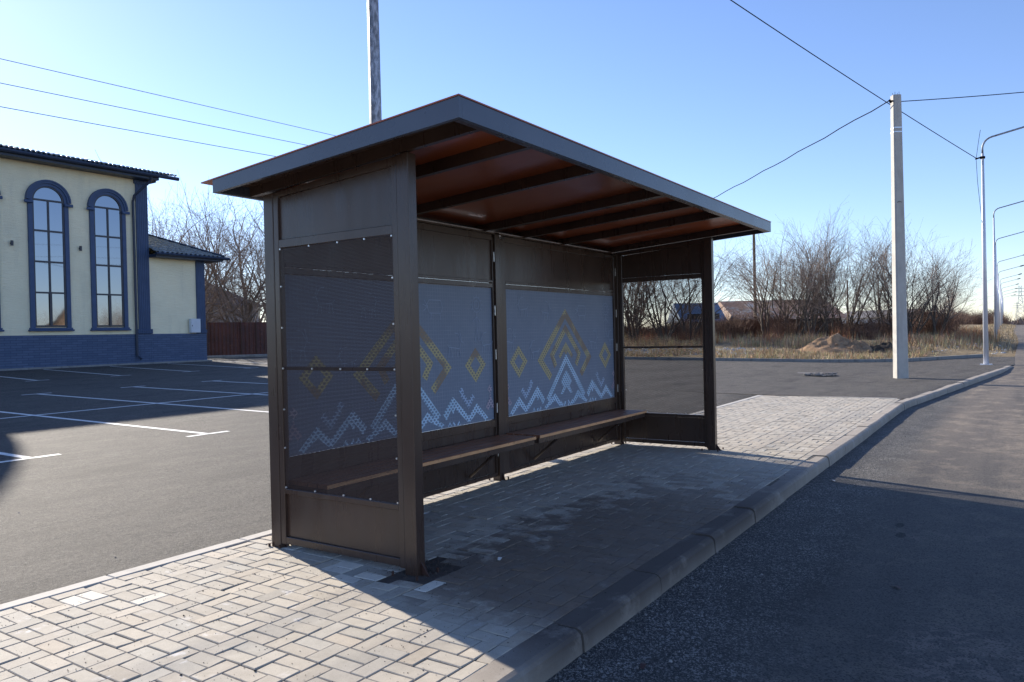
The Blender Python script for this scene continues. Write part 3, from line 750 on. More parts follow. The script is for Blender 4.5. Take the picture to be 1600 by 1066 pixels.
# roof: fascias, sheet and rafters
AX0, AX1, BY0, BY1 = -.287, LX + .287, -.63, 1.57
ff, fb = .117, .092    # fascia heights front and back
g = MB()
def slab(x0, x1, y0, y1, top, ha, hb, gg):
    gg.add([(x0, y0, rz(y0) + top - ha), (x1, y0, rz(y0) + top - ha), (x1, y1, rz(y1) + top - hb), (x0, y1, rz(y1) + top - hb),
            (x0, y0, rz(y0) + top), (x1, y0, rz(y0) + top), (x1, y1, rz(y1) + top), (x0, y1, rz(y1) + top)],
           [[3, 2, 1, 0], [4, 5, 6, 7], [0, 1, 5, 4], [1, 2, 6, 5], [2, 3, 7, 6], [3, 0, 4, 7]])
slab(AX0, AX0 + .03, BY0, BY1, 0, ff, fb, g); f1 = g.build('end_fascia', M['fascia'], S)
g = MB(); slab(AX1 - .03, AX1, BY0, BY1, 0, ff, fb, g); g.build('end_fascia', M['fascia'], S)
g = MB(); slab(AX0 + .031, AX1 - .031, BY0, BY0 + .03, -.0005, ff, ff, g); g.build('front_fascia', M['fascia'], S)
g = MB(); slab(AX0 + .031, AX1 - .031, BY1 - .03, BY1, -.0005, fb, fb, g); g.build('back_fascia', M['fascia'], S)
g = MB(); slab(AX0 - .006, AX1 + .006, BY0 - .006, BY1 + .13, .009, .008, .008, g); g.build('roof_sheet', M['roof_red'], S)
g = MB(); slab(AX0 + .031, AX1 - .031, BY0 + .031, BY1 - .031, -.006, .006, .006, g); g.build('ceiling_sheet', M['roof_red'], S)
for xc, w in ((.02, .04), (.57, .05), (1.52, .05), (2.80, .09), (3.52, .05), (4.40, .05), (5.67, .05)):
    g = MB(); slab(xc - w / 2, xc + w / 2, BY0 + .031, BY1 - .031, -.014, .088, .072, g)
    g.build('rafter', M['brown'], S)
for x0_, x1_ in ((AX0 + .032, -.001), (LX + .001, AX1 - .032)):
    g = MB(); slab(x0_, x1_, BY0 + .062, BY1 - .032, -.0125, .006, .006, g); g.build('overhang_lining', M['brown'], S)
g = MB(); slab(.045, LX - .06, 1.39, BY1 - .032, -.0722 + .0, .003, .003, g); g.build('overhang_lining', M['brown'], S)
g = MB(); slab(AX0 + .033, AX1 - .033, BY0 + .032, BY0 + .06, -.0125, .105, .105, g); g.build('front_beam', M['brown'], S)

# benches (fixed to the back wall)
def bench(x0, x1):
    y0, y1 = .90, 1.315; zt = .472
    g = MB()
    g.box(x0, x1, y0 + .012, y0 + .05, zt - .085, zt - .032, bev=.003); g.box(x0, x1, y1 - .05, y1 - .012, zt - .085, zt - .032, bev=.003)
    for x in (x0 + .0, (x0 + x1) / 2 - .02, x1 - .04): g.box(x, x + .04, y0 + .051, y1 - .051, zt - .084, zt - .033, bev=.003)
    for x in (x0 + .55, x1 - .55):
        g.tube([(x, y0 + .09, zt - .086), (x + (.0), 1.32, .12)], .014, 6)
    b = g.build('bench', M['brown'], S)
    n = 4; w = (y1 - y0 - .012 * (n - 1)) / n
    for i in range(n):
        g = MB(); a = y0 + i * (w + .012); g.box(x0 - .004, x1 + .004, a, a + w, zt - .031, zt, bev=.004); g.build('slat', M['wood'], b)
    g = MB(); g.box(x0 - .004, x1 + .004, y0 - .006, y0 - .0005, zt - .030, zt - .004); g.build('front_batten', M['pale_wood'], b)
bench(.10, 2.86); bench(2.945, 5.58)

# ------------------------------------------------------------------ main building
WY = 29.6; GZ = .56
B = thing('hall_building', 'cream two storey hall with blue plinth, tall arched windows and navy eaves', 'building', (0, 0, 0))
g = MB(); g.box(-6, 15.85, WY, 43, 1.88, 8.86); g.build('wall', M['stucco'], B)
g = MB(); g.box(-6.05, 15.92, WY - .06, 43.05, GZ - .3, 1.90); g.build('plinth', M['plinth'], B)
g = MB(); g.box(-6.3, 18.78, WY - .42, WY - .05, GZ - .2, GZ + .06, bev=.01); g.build('apron_kerb', M['kerb_far'], B)
# roof with corrugated edge
g = MB(); x = -6.6; prof = []
while x < 17.0:
    prof.append((x, .035 * math.sin((x) * 2 * math.pi / .19))); x += .0475
def roof_pl(y0, z0, y1, z1, x0=None, x1=None):
    b = len(g.v)
    for xx, dz in prof:
        g.v += [(xx, y0, z0 + dz), (xx, y1, z1 + dz), (xx, y0, z0 + dz - .05)]
    n = len(prof)
    for i in range(n - 1):
        a = b + 3 * i; g.f += [[a, a + 3, a + 4, a + 1], [a, a + 3, a + 5, a + 2]]; g.mi += [0, 0]
roof_pl(28.85, 9.14, 36.5, 10.35); roof_pl(43.9, 9.14, 36.5, 10.35)
g.build('roof', M['tiles'], B)
g = MB(); g.box(-6.4, 16.15, 28.95, WY - .002, 8.80, 9.06); g.box(15.9, 16.4, WY, 43.4, 8.82, 9.06); g.build('soffit', M['navy'], B)
g = MB(); g.tube([(-6.5, 28.87, 8.98), (17.05, 28.87, 8.98)], .085, 10); gt = g.build('gutter', M['navy'], B)
g = MB(); g.add([(16.1, 29.0, 9.0), (16.1, 43.6, 9.0), (16.1, 36.5, 10.3)], [[0, 1, 2]]); g.build('gable', M['navy'], B)
g = MB(); g.box(15.38, 15.92, WY - .07, WY + .4, 1.905, 8.80); g.box(15.26, 16.0, WY - .12, WY - .001, 1.903, 2.12, bev=.02); g.box(15.30, 15.98, WY - .10, WY - .001, 8.62, 8.80, bev=.02); g.build('pilaster', M['pilaster'], B)
g = MB(); g.tube([(15.75, 28.9, 8.92), (15.75, 29.0, 8.7), (15.24, 29.42, 8.05), (15.22, WY - .10, 7.8), (15.22, WY - .12, .95), (15.30, WY - .3, .78)], .055, 10); g.build('downpipe', M['navy'], B)
def window(cx, bars=True):
    w = .60; z0, zs = 2.22, 7.33; y = WY
    def archpts(r, n=20, zc=zs): return [(cx + r * math.cos(math.pi * i / n), zc + r * math.sin(math.pi * i / n)) for i in range(n + 1)]
    def ringx(ro, ri, ya, yb, zb, gg, zc=zs):
        o_ = [(cx + ro, zb)] + archpts(ro, zc=zc) + [(cx - ro, zb)]; i_ = [(cx + ri, zb)] + archpts(ri, zc=zc) + [(cx - ri, zb)]
        n = len(o_); vs = [(a, ya, b) for a, b in o_] + [(a, ya, b) for a, b in i_] + [(a, yb, b) for a, b in o_] + [(a, yb, b) for a, b in i_]
        fs = []
        for k in range(n - 1):
            fs += [[k, k + 1, n + k + 1, n + k], [k, k + 1, 2 * n + k + 1, 2 * n + k], [n + k, n + k + 1, 3 * n + k + 1, 3 * n + k]]
        gg.add(vs, fs)
    g = MB(); ringx(.775, .61, y - .10, y + .02, 2.2, g); 
    W = g.build('window', M['blue'], B)
    g = MB(); ringx(.82, .72, y - .15, y - .101, zs - .001, g); ringx(.86, .80, y - .18, y - .02, zs - .001, g)
    for s in (-1, 1): g.box(cx + s * .60 if s > 0 else cx - .93, cx + .93 if s > 0 else cx - .60, y - .19, y - .103, zs - .15, zs - .03, bev=.02)
    g.build('arch_moulding', M['blue'], W)
    g = MB(); ringx(.609, .555, y - .075, y - .01, 2.24, g)
    def bar(x0, x1, z0_, z1_): g.box(x0, x1, y - .07, y - .012, z0_, z1_)
    bar(cx - .554, cx + .554, 2.235, 2.30)
    for z in (7.36, 6.12, 4.87, 3.62): bar(cx - .556, cx + .556, z - .035, z + .035)
    g.box(cx - .03, cx + .03, y - .072, y - .010, 2.30, 7.36)
    g.box(cx - .05, cx + .05, y - .078, y - .073, 2.30, 3.6)
    g.build('frame', M['frame'], W)
    g = MB(); pts = [(cx + .57, 2.25)] + archpts(.57) + [(cx - .57, 2.25)]
    g.add([(a, y - .03, b) for a, b in pts], [list(range(len(pts)))]); g.build('pane', M['glass'], W)
    g = MB(); g.box(cx - .82, cx + .82, y - .13, y - .001, 2.13, 2.199, bev=.01); g.box(cx - .86, cx + .86, y - .18, y - .002, 2.06, 2.128, bev=.015); g.build('sill', M['blue'], W)
for cx in (11.68, 14.10, 9.05, 6.6, 4.1): window(cx)
for x in (10.29, 12.90, 7.8):
    g = MB(); g.tube([(x, WY - .10, 5.42), (x, WY - .10, 5.62)], .05, 10); g.box(x - .03, x + .03, WY - .08, WY - .001, 5.49, 5.55); g.build('wall_lamp', M['frame'], B)
# dome outside the frame (its round shadow falls on the lot)
g = MB(); cxd, cyd, zd, rd = 5.1, 32.9, 10.45, 3.5; n = 32
for i in range(13):
    a = math.pi / 2 * i / 12
    for j in range(n):
        w = 2 * math.pi * j / n; g.v.append((cxd + rd * math.cos(a) * math.cos(w), cyd + rd * math.cos(a) * math.sin(w), zd + rd * math.sin(a)))
for i in range(12):
    for j in range(n): g.f.append([i * n + j, i * n + (j + 1) % n, (i + 1) * n + (j + 1) % n, (i + 1) * n + j]); g.mi.append(0)
g.tube([(cxd, cyd, 9), (cxd, cyd, 10.45)], 3.5, 32)
g.build('dome', M['dome'], B, smooth=False)

A = thing('side_annex', 'low cream annex with tiled hip roof joined to the tall blue trimmed hall', 'building')
g = MB(); g.box(15.93, 18.70, WY + .003, 38, 1.88, 5.42); g.build('wall', M['stucco'], A)
g = MB(); g.box(15.93, 18.76, WY - .055, 38.05, GZ - .3, 1.898); g.build('plinth', M['plinth'], A)
g = MB(); g.box(18.28, 18.72, WY - .07, WY + .35, 1.90, 5.36); g.box(18.22, 18.77, WY - .11, WY - .001, 1.90, 2.08, bev=.02); g.build('pilaster', M['pilaster'], A)
g = MB()
xe, ye_, ze = 19.45, 28.95, 5.55
# hip roof built with wavy rows so the tile relief is real
def tiled(p00, p10, p01, p11, nu, nv, gg, amp=.035):
    p00, p10, p01, p11 = map(Vector, (p00, p10, p01, p11)); nrm = (p10 - p00).cross(p01 - p00).normalized()
    if nrm.z < 0: nrm = -nrm
    b = len(gg.v); U = nu * 6; V = nv * 2
    for j in range(V + 1):
        fv = (j // 2 + (j % 2) * .98) / nv if j < V else 1
        st = .04 if j % 2 == 0 else 0.0
        for i in range(U + 1):
            fu = i / U; p = (p00 * (1 - fu) + p10 * fu) * (1 - fv) + (p01 * (1 - fu) + p11 * fu) * fv
            gg.v.append(tuple(p + nrm * (amp * math.sin(i * math.pi / 3) + st)))
    for j in range(V):
        for i in range(U): a = b + j * (U + 1) + i; gg.f.append([a, a + 1, a + U + 2, a + U + 1]); gg.mi.append(0)
tiled((15.93, ye_, ze), (xe, ye_, ze), (15.93, 32.47, 7.05), (15.94, 32.46, 7.05), 15, 10, g)
tiled((xe, ye_, ze), (xe, 38.3, ze), (15.94, 32.46, 7.05), (15.94, 38.3, 7.05), 26, 10, g)
g.build('roof', M['annex_tiles'], A)
g = MB(); g.tube([(xe, ye_, ze + .05), (15.95, 32.46, 7.12)], .06, 8); g.build('hip_ridge', M['navy'], A)
g = MB(); g.box(15.93, xe - .05, ye_ + .05, WY - .008, 5.36, 5.50); g.box(18.71, xe - .05, WY, 38.2, 5.36, 5.50); g.tube([(15.9, ye_ - .02, 5.50), (xe + .25, ye_ - .02, 5.50)], .07, 8); g.build('soffit', M['navy'], A)
t_ = thing('electric_cabinet', 'small pale grey electric cabinet on the annex wall above the blue plinth', 'electric box', (18.1, WY - .13, 1.93))
g = MB(); g.box(-.28, .22, -.12, .06, 0, .66, bev=.01); g.box(-.26, .20, -.128, -.121, .02, .64); g.build('case', M['box'], t_)
g = MB(); g.box(-.24, -.21, -.14, -.129, .3, .36); g.build('lock', M['frame'], t_)

# red sheet metal gate and side fence
F = thing('sheet_metal_fence', 'rusty dark red sheet metal fence with a gate beyond the annex', 'fence', (22.2, 34.0, .55))
dv = Vector((25.3 - 22.3, 33.2 - 35.4, 0)); Ln = dv.length; dv.normalize(); nv_ = Vector((-dv.y, dv.x, 0))
def fpt(u, off, z): q = Vector((22.05 - 22.2, 34.3 - 34.0, 0)) + dv * u + nv_ * off; return (q.x, q.y, z)
def corr(u0, u1, z0, z1, name):
    g = MB(); n = int((u1 - u0) / .05); b = 0
    for i in range(n + 1):
        u = u0 + (u1 - u0) * i / n; o_ = .03 if (i // 2) % 2 else 0
        g.v += [fpt(u, o_, z0), fpt(u, o_, z1)]
    for i in range(n): g.f.append([2 * i, 2 * i + 2, 2 * i + 3, 2 * i + 1]); g.mi.append(0)
    return g.build(name, M['gate_red'], F)
corr(0, 1.75, .1, 2.0, 'sheet'); corr(1.8, 2.55, .12, 1.98, 'gate_leaf'); corr(2.6, 3.3, .12, 1.98, 'gate_leaf'); corr(3.35, 6, .1, 2.0, 'sheet')
g = MB()
for u in (0, 1.77, 2.575, 3.33): g.tube([fpt(u, -.05, -.3), fpt(u, -.05, 2.08)], .035, 6)
g.split('post', M['rust_foot'], F)
g = MB(); g.tube([fpt(-.2, -.3, .05), fpt(3.2, -.3, .05)], .12, 6); tag(g.build('concrete_edging', M['kerb_far']), kind='structure').location = (22.2, 34.0, .55)

# ------------------------------------------------------------------ poles, lamps and cables
mast = thing('lighting_mast', 'tall faceted galvanised lighting mast rising behind the shelter roof', 'mast', (5.26, 5.26, .07))
g = MB(); g.tube([(0, 0, 0), (0, 0, 12.0)], [.115, .070], 8); g.build('pole', M['galv'], mast)
g = MB(); g.box(-.2, .2, -.2, .2, -.005, .02); g.build('base_plate', M['galv'], mast)
for s in (-1, 1):
    g = MB(); g.tube([(0, 0, 11.8), (s * .5, 0, 12.3), (s * 1.3, 0, 12.5)], .03, 8); g.build('arm', M['galv'], mast)
    g = MB(); g.box(s * 1.3 - .3, s * 1.3 + .3, -.11, .11, 12.46, 12.56, bev=.02); g.build('lamp_head', M['lamp_head'], mast)
cp = thing('concrete_pole', 'grey square concrete pole carrying cables at the edge of the lot', 'utility pole', (20.63, -.33, 0))
g = MB(); h = 8.07
ca, sa = math.cos(R(33)), math.sin(R(33))
def rot(x, y): return (x * ca - y * sa, x * sa + y * ca)
ring = lambda w, z: [(*rot(a * w, b * w), z) for a, b in ((-.72, -1), (.72, -1), (1, -.72), (1, .72), (.72, 1), (-.72, 1), (-1, .72), (-1, -.72))]
r0, r1 = ring(.165, -.1), ring(.115, h); g.add(r0 + r1, [[i, (i + 1) % 8, 8 + (i + 1) % 8, 8 + i] for i in range(8)] + [[8 + i for i in range(8)]])
g.build('shaft', M['pole_concrete'], cp)
g = MB()
for z in (7.0, 7.12): q = ring(.125, z) + ring(.124, z + .03); g.add(q, [[i, (i + 1) % 8, 8 + (i + 1) % 8, 8 + i] for i in range(8)])
g.split('steel_band', M['bolt'], cp)
g = MB()
for a, b in ((-.07, -.06), (.05, -.07), (.06, .06), (-.06, .05)): g.tube([(*rot(a, b), h), (*rot(a, b), h + .09)], .006, 5)
g.tube([(-.15, 0, 5.0), (-.17, -.06, 5.03), (-.14, -.12, 5.0)], .008, 5)
g.build('rebar_ends', M['iron'], cp)
g = MB(); g.tube([(-.10, .05, 7.9), (-.22, .12, 7.88)], .025, 6); g.tube([(-.2, .1, 7.83), (-.24, .14, 7.92)], .03, 6); g.build('cable_clamp', M['cable'], cp)

def lamp(loc, label, H=7.75, arm=(.95, -2.6, 1.35)):
    o = thing('street_lamp', label, 'street lamp', loc, 'street lamps along the road'); 
    g = MB(); g.tube([(0, 0, 0), (0, 0, H)], [.092, .046], 10); g.build('pole', M['lamp_white'], o, smooth=True)
    g = MB(); g.box(-.19, .19, -.19, .19, 0, .02); g.build('base_plate', M['lamp_white'], o)
    g = MB(); ax, ay, az = arm; ln = math.hypot(ax, ay); ux, uy = ax / ln, ay / ln
    pts = [(0, 0, H - .05), (0, 0, H + .18)]
    for i in range(1, 7):
        a = i / 6 * math.pi / 2 * .82; pts.append((ux * .42 * (1 - math.cos(a)), uy * .42 * (1 - math.cos(a)), H + .18 + .42 * math.sin(a)))
    lx, ly, lz = pts[-1]; tip = (ux * ln, uy * ln, lz + (ln - .35) * .26); pts.append(tip)
    g.tube(pts, [.034] * len(pts), 8); g.build('arm', M['galv'], o, smooth=True)
    g = MB(); a = Vector(tip); d = (a - Vector((lx, ly, lz))).normalized()
    g.tube([a - d * .08, a, a + d * .12, a + d * .5, a + d * .58], [.03, .05, .09, .085, .03], 8); g.build('lamp_head', M['lamp_head'], o)
    return o
LP = [(29.27, -2.14, 0), (52.48, -1.96, .34), (73.53, -1.61, .44), (103.9, -1.14, .56), (127.1, -.83, .70), (151, -.63, .79), (168, -.46, .84)]
names = ['nearest white street lamp beside the end of the road kerb', 'second white street lamp standing in the dry verge', 'third street lamp in the row along the road', 'fourth street lamp in the row along the road', 'fifth street lamp in the row, small in the distance', 'sixth street lamp in the row, small in the distance', 'seventh street lamp in the row, small in the distance']
l0 = lamp(LP[0], names[0])
for i in range(1, 11):
    c = copy_tree(l0)
    if i < 7: c.location = LP[i]; c['label'] = names[i]
    else: c.location = (168 + (i - 6) * 24, -.46 + (i - 6) * .25, .86); c['label'] = 'tiny far street lamp near the road horizon'
o = thing('cable_bracket', 'small dark cable bracket and drooping lead on the nearest lamp post', 'bracket', (29.27, -2.14, 7.6))
g = MB(); g.tube([(0, 0, -.04), (0, 0, .04)], .085, 8); g.tube([(-.08, .05, 0), (-.32, .2, -.08)], .03, 6); g.build('clamp', M['cable'], o)
g = MB(); g.tube([(-.3, .19, -.08), (-.2, .12, .5), (-.10, .05, 1.0)], .008, 5); g.tube([(-.3, .19, -.08), (-.26, .16, -.9), (-.14, .06, -2.2), (-.12, .03, -2.5)], .008, 5); g.build('lead', M['cable'], o)

def cable(name, p, q, sag, r, label, mat, cat='cable', n=24, wob=0, group=None):
    p, q = Vector(p), Vector(q); g = MB(); pts = []
    for i in range(n + 1):
        t = i / n; v = p.lerp(q, t); v.z -= sag * 4 * t * (1 - t) + (wob * math.sin(i * 1.9) if 0 < i < n else 0); pts.append(v)
    g.tube(pts, r, 5); return tag(g.build(name, mat), label, cat, group)
LC = (28.97, -1.95, 7.55)
cable('overhead_cable', LC, (5.26, 5.26, 10.75), .15, .013, 'black cable descending from upper left past the concrete pole to the lamp', M['cable'])
PT = (20.4, -.20, 7.9)
cable('overhead_cable', PT, (44.0, 22.0, 6.9), .30, .016, 'wavy black cable from the concrete pole dropping behind the shelter roof', M['cable'], n=40, wob=.02)
cable('overhead_cable', (20.72, -.3, 7.92), (27.6, -9.5, 9.0), .12, .013, 'black cable running level from the concrete pole to the right', M['cable'])

# wooden pole and the three power lines on the left
WP = (57.05, 14.15, .9)
wp = thing('wooden_pole', 'thin dark wooden utility pole in front of the rusty roofed shed', 'utility pole', WP)
g = MB(); g.tube([(0, 0, -.3), (0, 0, 8.6)], [.14, .10], 8); g.build('shaft', M['old_wood'], wp)
g = MB(); g.box(-.05, .05, -.8, .8, 8.3, 8.4); 
for y in (-.7, 0, .7): g.tube([(0, y, 8.38), (0, y, 8.55)], .04, 6)
g.build('crossarm', M['old_wood'], wp)
wp2 = copy_tree(wp); wp2.location = (-22, 14.2, .3); wp2['label'] = 'wooden utility pole out of view to the left'
def ray_y(px, py, Y):
    d = CF + CR * (px - 800) / 1185.694 - CU * (py - 533) / 1185.694; k = (Y - CP.y) / d.y; return CP + d * k
for k, (py, yo, sag) in enumerate(((91, .7, 0.0), (129, 0, .35), (166, -.7, .8))):
    e = Vector((WP[0], WP[1] + yo, WP[2] + 8.5)); w = ray_y(0, py, WP[1] + yo)
    # carry the wire on past the frame edge to the far pole
    t0 = (w.x - e.x) / (-22 - e.x); s4 = sag
    zend = e.z + (w.z + sag * 4 * t0 * (1 - t0) - e.z) / t0
    cable('power_line', e, (-22, 14.2 + yo, zend), sag, .008, ['uppermost', 'middle', 'lowest'][k] + ' of the three thin power lines left of the shelter', M['wire'], 'power line', 60, group='power lines on the left')

# more distant poles, pylons
def far_pole(x, y, h, r, label, z=.9):
    o = thing('distant_pole', label, 'utility pole', (x, y, z)); g = MB(); g.tube([(0, 0, -.3), (0, 0, h)], [r, r * .7], 6); g.build('shaft', M['old_wood'], o)
far_pole(66.5, 9.0, 4.6, .09, 'thin pole standing among the bare trees right of the mound')
far_pole(78, 8.2, 5.6, .08, 'slim distant pole between the bare trees behind the concrete pole')
def pylon(x, y, h, label):
    o = thing('pylon', label, 'pylon', (x, y, .8)); g = MB(); w0 = h * .11; w1 = h * .028
    def P(sx, sy, t): w = w0 + (w1 - w0) * min(1, t * 1.25); return (sx * w, sy * w, t * h)
    n = 9; r = .16
    for i in range(n):
        a, b = i / n, (i + 1) / n
        for (s1, s2) in (((-1, -1), (1, -1)), ((1, -1), (1, 1)), ((1, 1), (-1, 1)), ((-1, 1), (-1, -1))):
            g.tube([P(*s1, a), P(*s1, b)], r, 4); g.tube([P(*s1, a), P(*s2, b)], r * .6, 4); g.tube([P(*s2, a), P(*s1, b)], r * .6, 4)
    g.build('lattice_tower', M['steel'], o)
    g = MB()
    for z, w in ((.74, .2), (.84, .16), (.93, .12)): g.tube([(0, -w * h, z * h), (0, w * h, z * h)], .22, 4)
    g.build('crossarm', M['steel'], o)
pylon(690, -4.5, 29, 'lattice power pylon on the horizon above the road, the taller one')
pylon(930, -12, 30, 'fainter lattice pylon at the right edge of the horizon')
pylon(1100, -2, 26, 'faintest lattice pylon between the two larger ones')

# ------------------------------------------------------------------ bare trees
def tree_mesh(seed, H, stems, spread, lean=0, twig=1.0, r0=.13, dens=1.0, ub=1.0):
    rnd = random.Random(seed); T = MB(); C = MB(); C2 = []
    def grow(p, d, ln, r, lev):
        n = 3 if lev < 3 else 2; pts = [p]; rs = [r]; cur = p; dd = d
        for i in range(n):
            up = (.10 if lev < 2 else .06) * ub
            dd = (dd + Vector((rnd.gauss(0, .13), rnd.gauss(0, .13), rnd.gauss(up, .09)))).normalized()
            cur = cur + dd * ln / n; pts.append(cur); rs.append(r * (1 - .42 * (i + 1) / n))
        if lev <= 1: T.tube(pts, rs, 6 if lev == 0 else 5, cap=False)
        elif lev == 2: C.tube(pts, rs, 4, cap=False)
        else: C.tube(pts, [max(q, .0045 * twig) for q in rs], 3, cap=False)
        if lev >= 5 or rs[-1] < .0028: return
        kids = {0: rnd.randint(4, 5), 1: rnd.randint(4, 6), 2: rnd.randint(4, 6), 3: rnd.randint(4, 5), 4: rnd.randint(2, 4)}[lev]
        kids = max(2, int(kids * dens + .5))
        for k in range(kids):
            f = 1 if k == 0 else rnd.uniform(.28, 1.0)
            i = min(n - 1, int(f * n)); q = pts[i].lerp(pts[i + 1], f * n - i) if f < 1 else pts[-1]
            ang = (.22 if k == 0 else rnd.uniform(.35, .85)) * spread
            ax = dd.orthogonal().normalized(); ax = Matrix.Rotation(rnd.uniform(0, 6.283), 3, dd) @ ax
            nd = (Matrix.Rotation(ang, 3, ax) @ dd)
            nd.z += (.12 if lev < 3 else .02) * ub
            rr = rs[min(i, len(rs) - 1)] * (.78 if k == 0 else rnd.uniform(.38, .6))
            grow(q, nd.normalized(), ln * (rnd.uniform(.70, .82) if k == 0 else rnd.uniform(.5, .8)), rr, lev + 1)
    for s in range(stems):
        a = 2 * math.pi * s / stems + rnd.uniform(-.4, .4); tilt = (rnd.uniform(.10, .42) if stems > 1 else .04) * spread
        d = Vector((math.cos(a) * tilt + lean, math.sin(a) * tilt, 1)).normalized()
        hh = H * rnd.uniform(.82, 1.0)
        grow(Vector((math.cos(a) * .12 * (stems > 1), math.sin(a) * .12 * (stems > 1), -.15)), d, hh * .36, r0 * rnd.uniform(.7, 1.05), 0)
    return T, C
def rescale(T, C, H):
    mz = max(v[2] for v in C.v); k = H / mz
    for g in (T, C): g.v = [(x * k, y * k, z * k) for x, y, z in g.v]
PROTO = []
def make_tree(name, seed, H, stems, spread, label, lean=0, r0=.13, dens=1., bark='bark', twig='twig', tw=1., ub=1.):
    T, C = tree_mesh(seed, H, stems, spread, lean, r0=r0, dens=dens, twig=tw, ub=ub); rescale(T, C, H)
    o = thing(name, label, 'tree'); T.build('trunk', M[bark], o, smooth=True); C.build('crown', M[twig], o); return o
print('trees...')
multi = [make_tree('bare_tree', 11, 8.3, 6, 1.12, '', r0=.09, bark='bark_dark', dens=.86, ub=.55), make_tree('bare_tree', 12, 7.9, 7, 1.05, '', r0=.075, bark='bark_dark', dens=.84, ub=.55), make_tree('bare_tree', 14, 8.0, 5, 1.1, '', lean=-.1, r0=.10, bark='bark_dark', dens=.88, ub=.55)]
tall = [make_tree('bare_tree', 21, 12.5, 2, 1.25, '', r0=.2, tw=1.2, dens=.88, ub=.25), make_tree('bare_tree', 23, 12.5, 3, 1.2, '', r0=.2, tw=1.2, dens=.82, ub=.25)]
for o in multi + tall: print(sum(len(c.data.polygons) for c in bpy.data.objects if c.parent == o))
used = set()
def put(proto, x, y, z, s, rz_, label, group, sz=None):
    c = proto if id(proto) not in used else copy_tree(proto); used.add(id(proto))
    c.location = (x, y, z); c.rotation_euler = (0, 0, rz_); c.scale = (s, s, sz or s); c['label'] = label; c['group'] = group; return c
GR = 'bare trees beyond the far kerb'
def onfield(x, y): return fieldz(x, y)
RT = [  # x, y, proto, scale, rot, label
 (47.2, 10.6, 2, 1.0, 2.2, 'bare tree with a dark leaning limb at the left edge of the right grove'),
 (46.5, 8.6, 0, 1.05, .3, 'tall many stemmed bare tree behind the sandy mound'),
 (47.5, 6.9, 1, 1.12, 1.2, 'bare fan shaped tree above the dark soil heap'),
 (52.0, 4.2, 2, .98, 4.6, 'slender bare tree seen directly beside the concrete pole'),
 (50.0, 2.9, 1, .98, 5.3, 'bushy bare tree immediately right of the concrete pole'),
 (48.3, 2.2, 0, .92, 2.9, 'many stemmed bare tree between the pole and the nearest lamp'),
 (49.5, 1.0, 2, .82, 1.0, 'wide leaning bare tree closest to the nearest lamp'),
 (51.5, 8.9, 1, 1.08, 2.7, 'bare tree in the second row behind the sandy mound'),
 (50.0, 6.2, 0, 1.0, 5.9, 'bare tree in the second row just left of the concrete pole'),
 (53.5, 11.2, 2, 1.05, 3.3, 'bare tree in the second row close to the wooden pole'),
 (45.8, 7.6, 2, .95, 1.6, 'open branched bare tree in front row above the mound'),
 (75, 1.8, 1, .72, .8, 'smaller dark bare tree behind the nearest lamp'),
 (69, 2.6, 0, .78, 4.2, 'low bare tree in the gap left of the nearest lamp'),
 (42.0, 15.6, 0, 1.05, 4.0, 'bare tree seen through the middle of the far perforated panel'),
 (41.0, 17.2, 1, 1.15, 2.0, 'bare tree seen through the left part of the far perforated panel'),
 (43.6, 14.6, 2, 1.0, .2, 'leaning bare tree seen through the right part of the far perforated panel'),
 (46.0, 19.5, 0, 1.2, 5.2, 'bare tree deep behind the far perforated panel'),
 (42.0, 20.5, 2, 1.2, 1.7, 'bare tree hidden behind the blue ornament wall'),
]
for x, y, k, s, r_, lb in RT: put(multi[k], x, y, onfield(x, y) - .05, s, r_, lb, GR)
GL = 'bare trees behind the annex and fence'
LT = [(27.5, 44.0, 0, 1.05, .4, 'tall bare tree rising right behind the annex roof'), (30.5, 42.5, 1, 1.0, 2.2, 'tall bare tree with thick trunk above the red fence'),
      (33.5, 42.0, 0, 1.0, 4.0, 'bare tree just left of the shelter end post'), (26.0, 48.5, 1, .98, 5.5, 'bare tree half hidden behind the tall hall corner'),
      (37.5, 42.5, 1, 1.1, 1.1, 'bare tree mostly covered by the shelter end panel'), (31.5, 49.0, 0, .95, 3.1, 'farther bare tree in front of the grey hipped house'),
      (36.5, 49.5, 1, .9, 4.7, 'bare tree beside the grey hipped house')]
LT += [(24.5, 41.5, 0, .8, 1.9, 'bare tree with low twigs just right of the annex roof tip'), (29.0, 47.0, 1, 1.12, .9, 'tall bare tree whose crown tops the gap left of the shelter'),
       (34.5, 46.0, 0, 1.12, 5.0, 'tall bare tree whose crown touches the shelter roof tip'), (28.8, 40.2, 0, .78, 3.4, 'bare tree with crooked trunk directly behind the red fence')]
for x, y, k, s, r_, lb in LT: put(tall[k], x, y, .55, s, r_, lb, GL)
# trees and rise across the road, outside the frame, that the windows mirror
for i, (x, y, k) in enumerate([(50.5, -36, 0), (48, -38, 2), (53, -39, 1), (45.5, -38, 1), (40, -38, 0)]):
    put(multi[k], x, y, -.1, 1.0, i * 1.3, 'bare tree across the road mirrored in the hall windows', 'trees across the road')

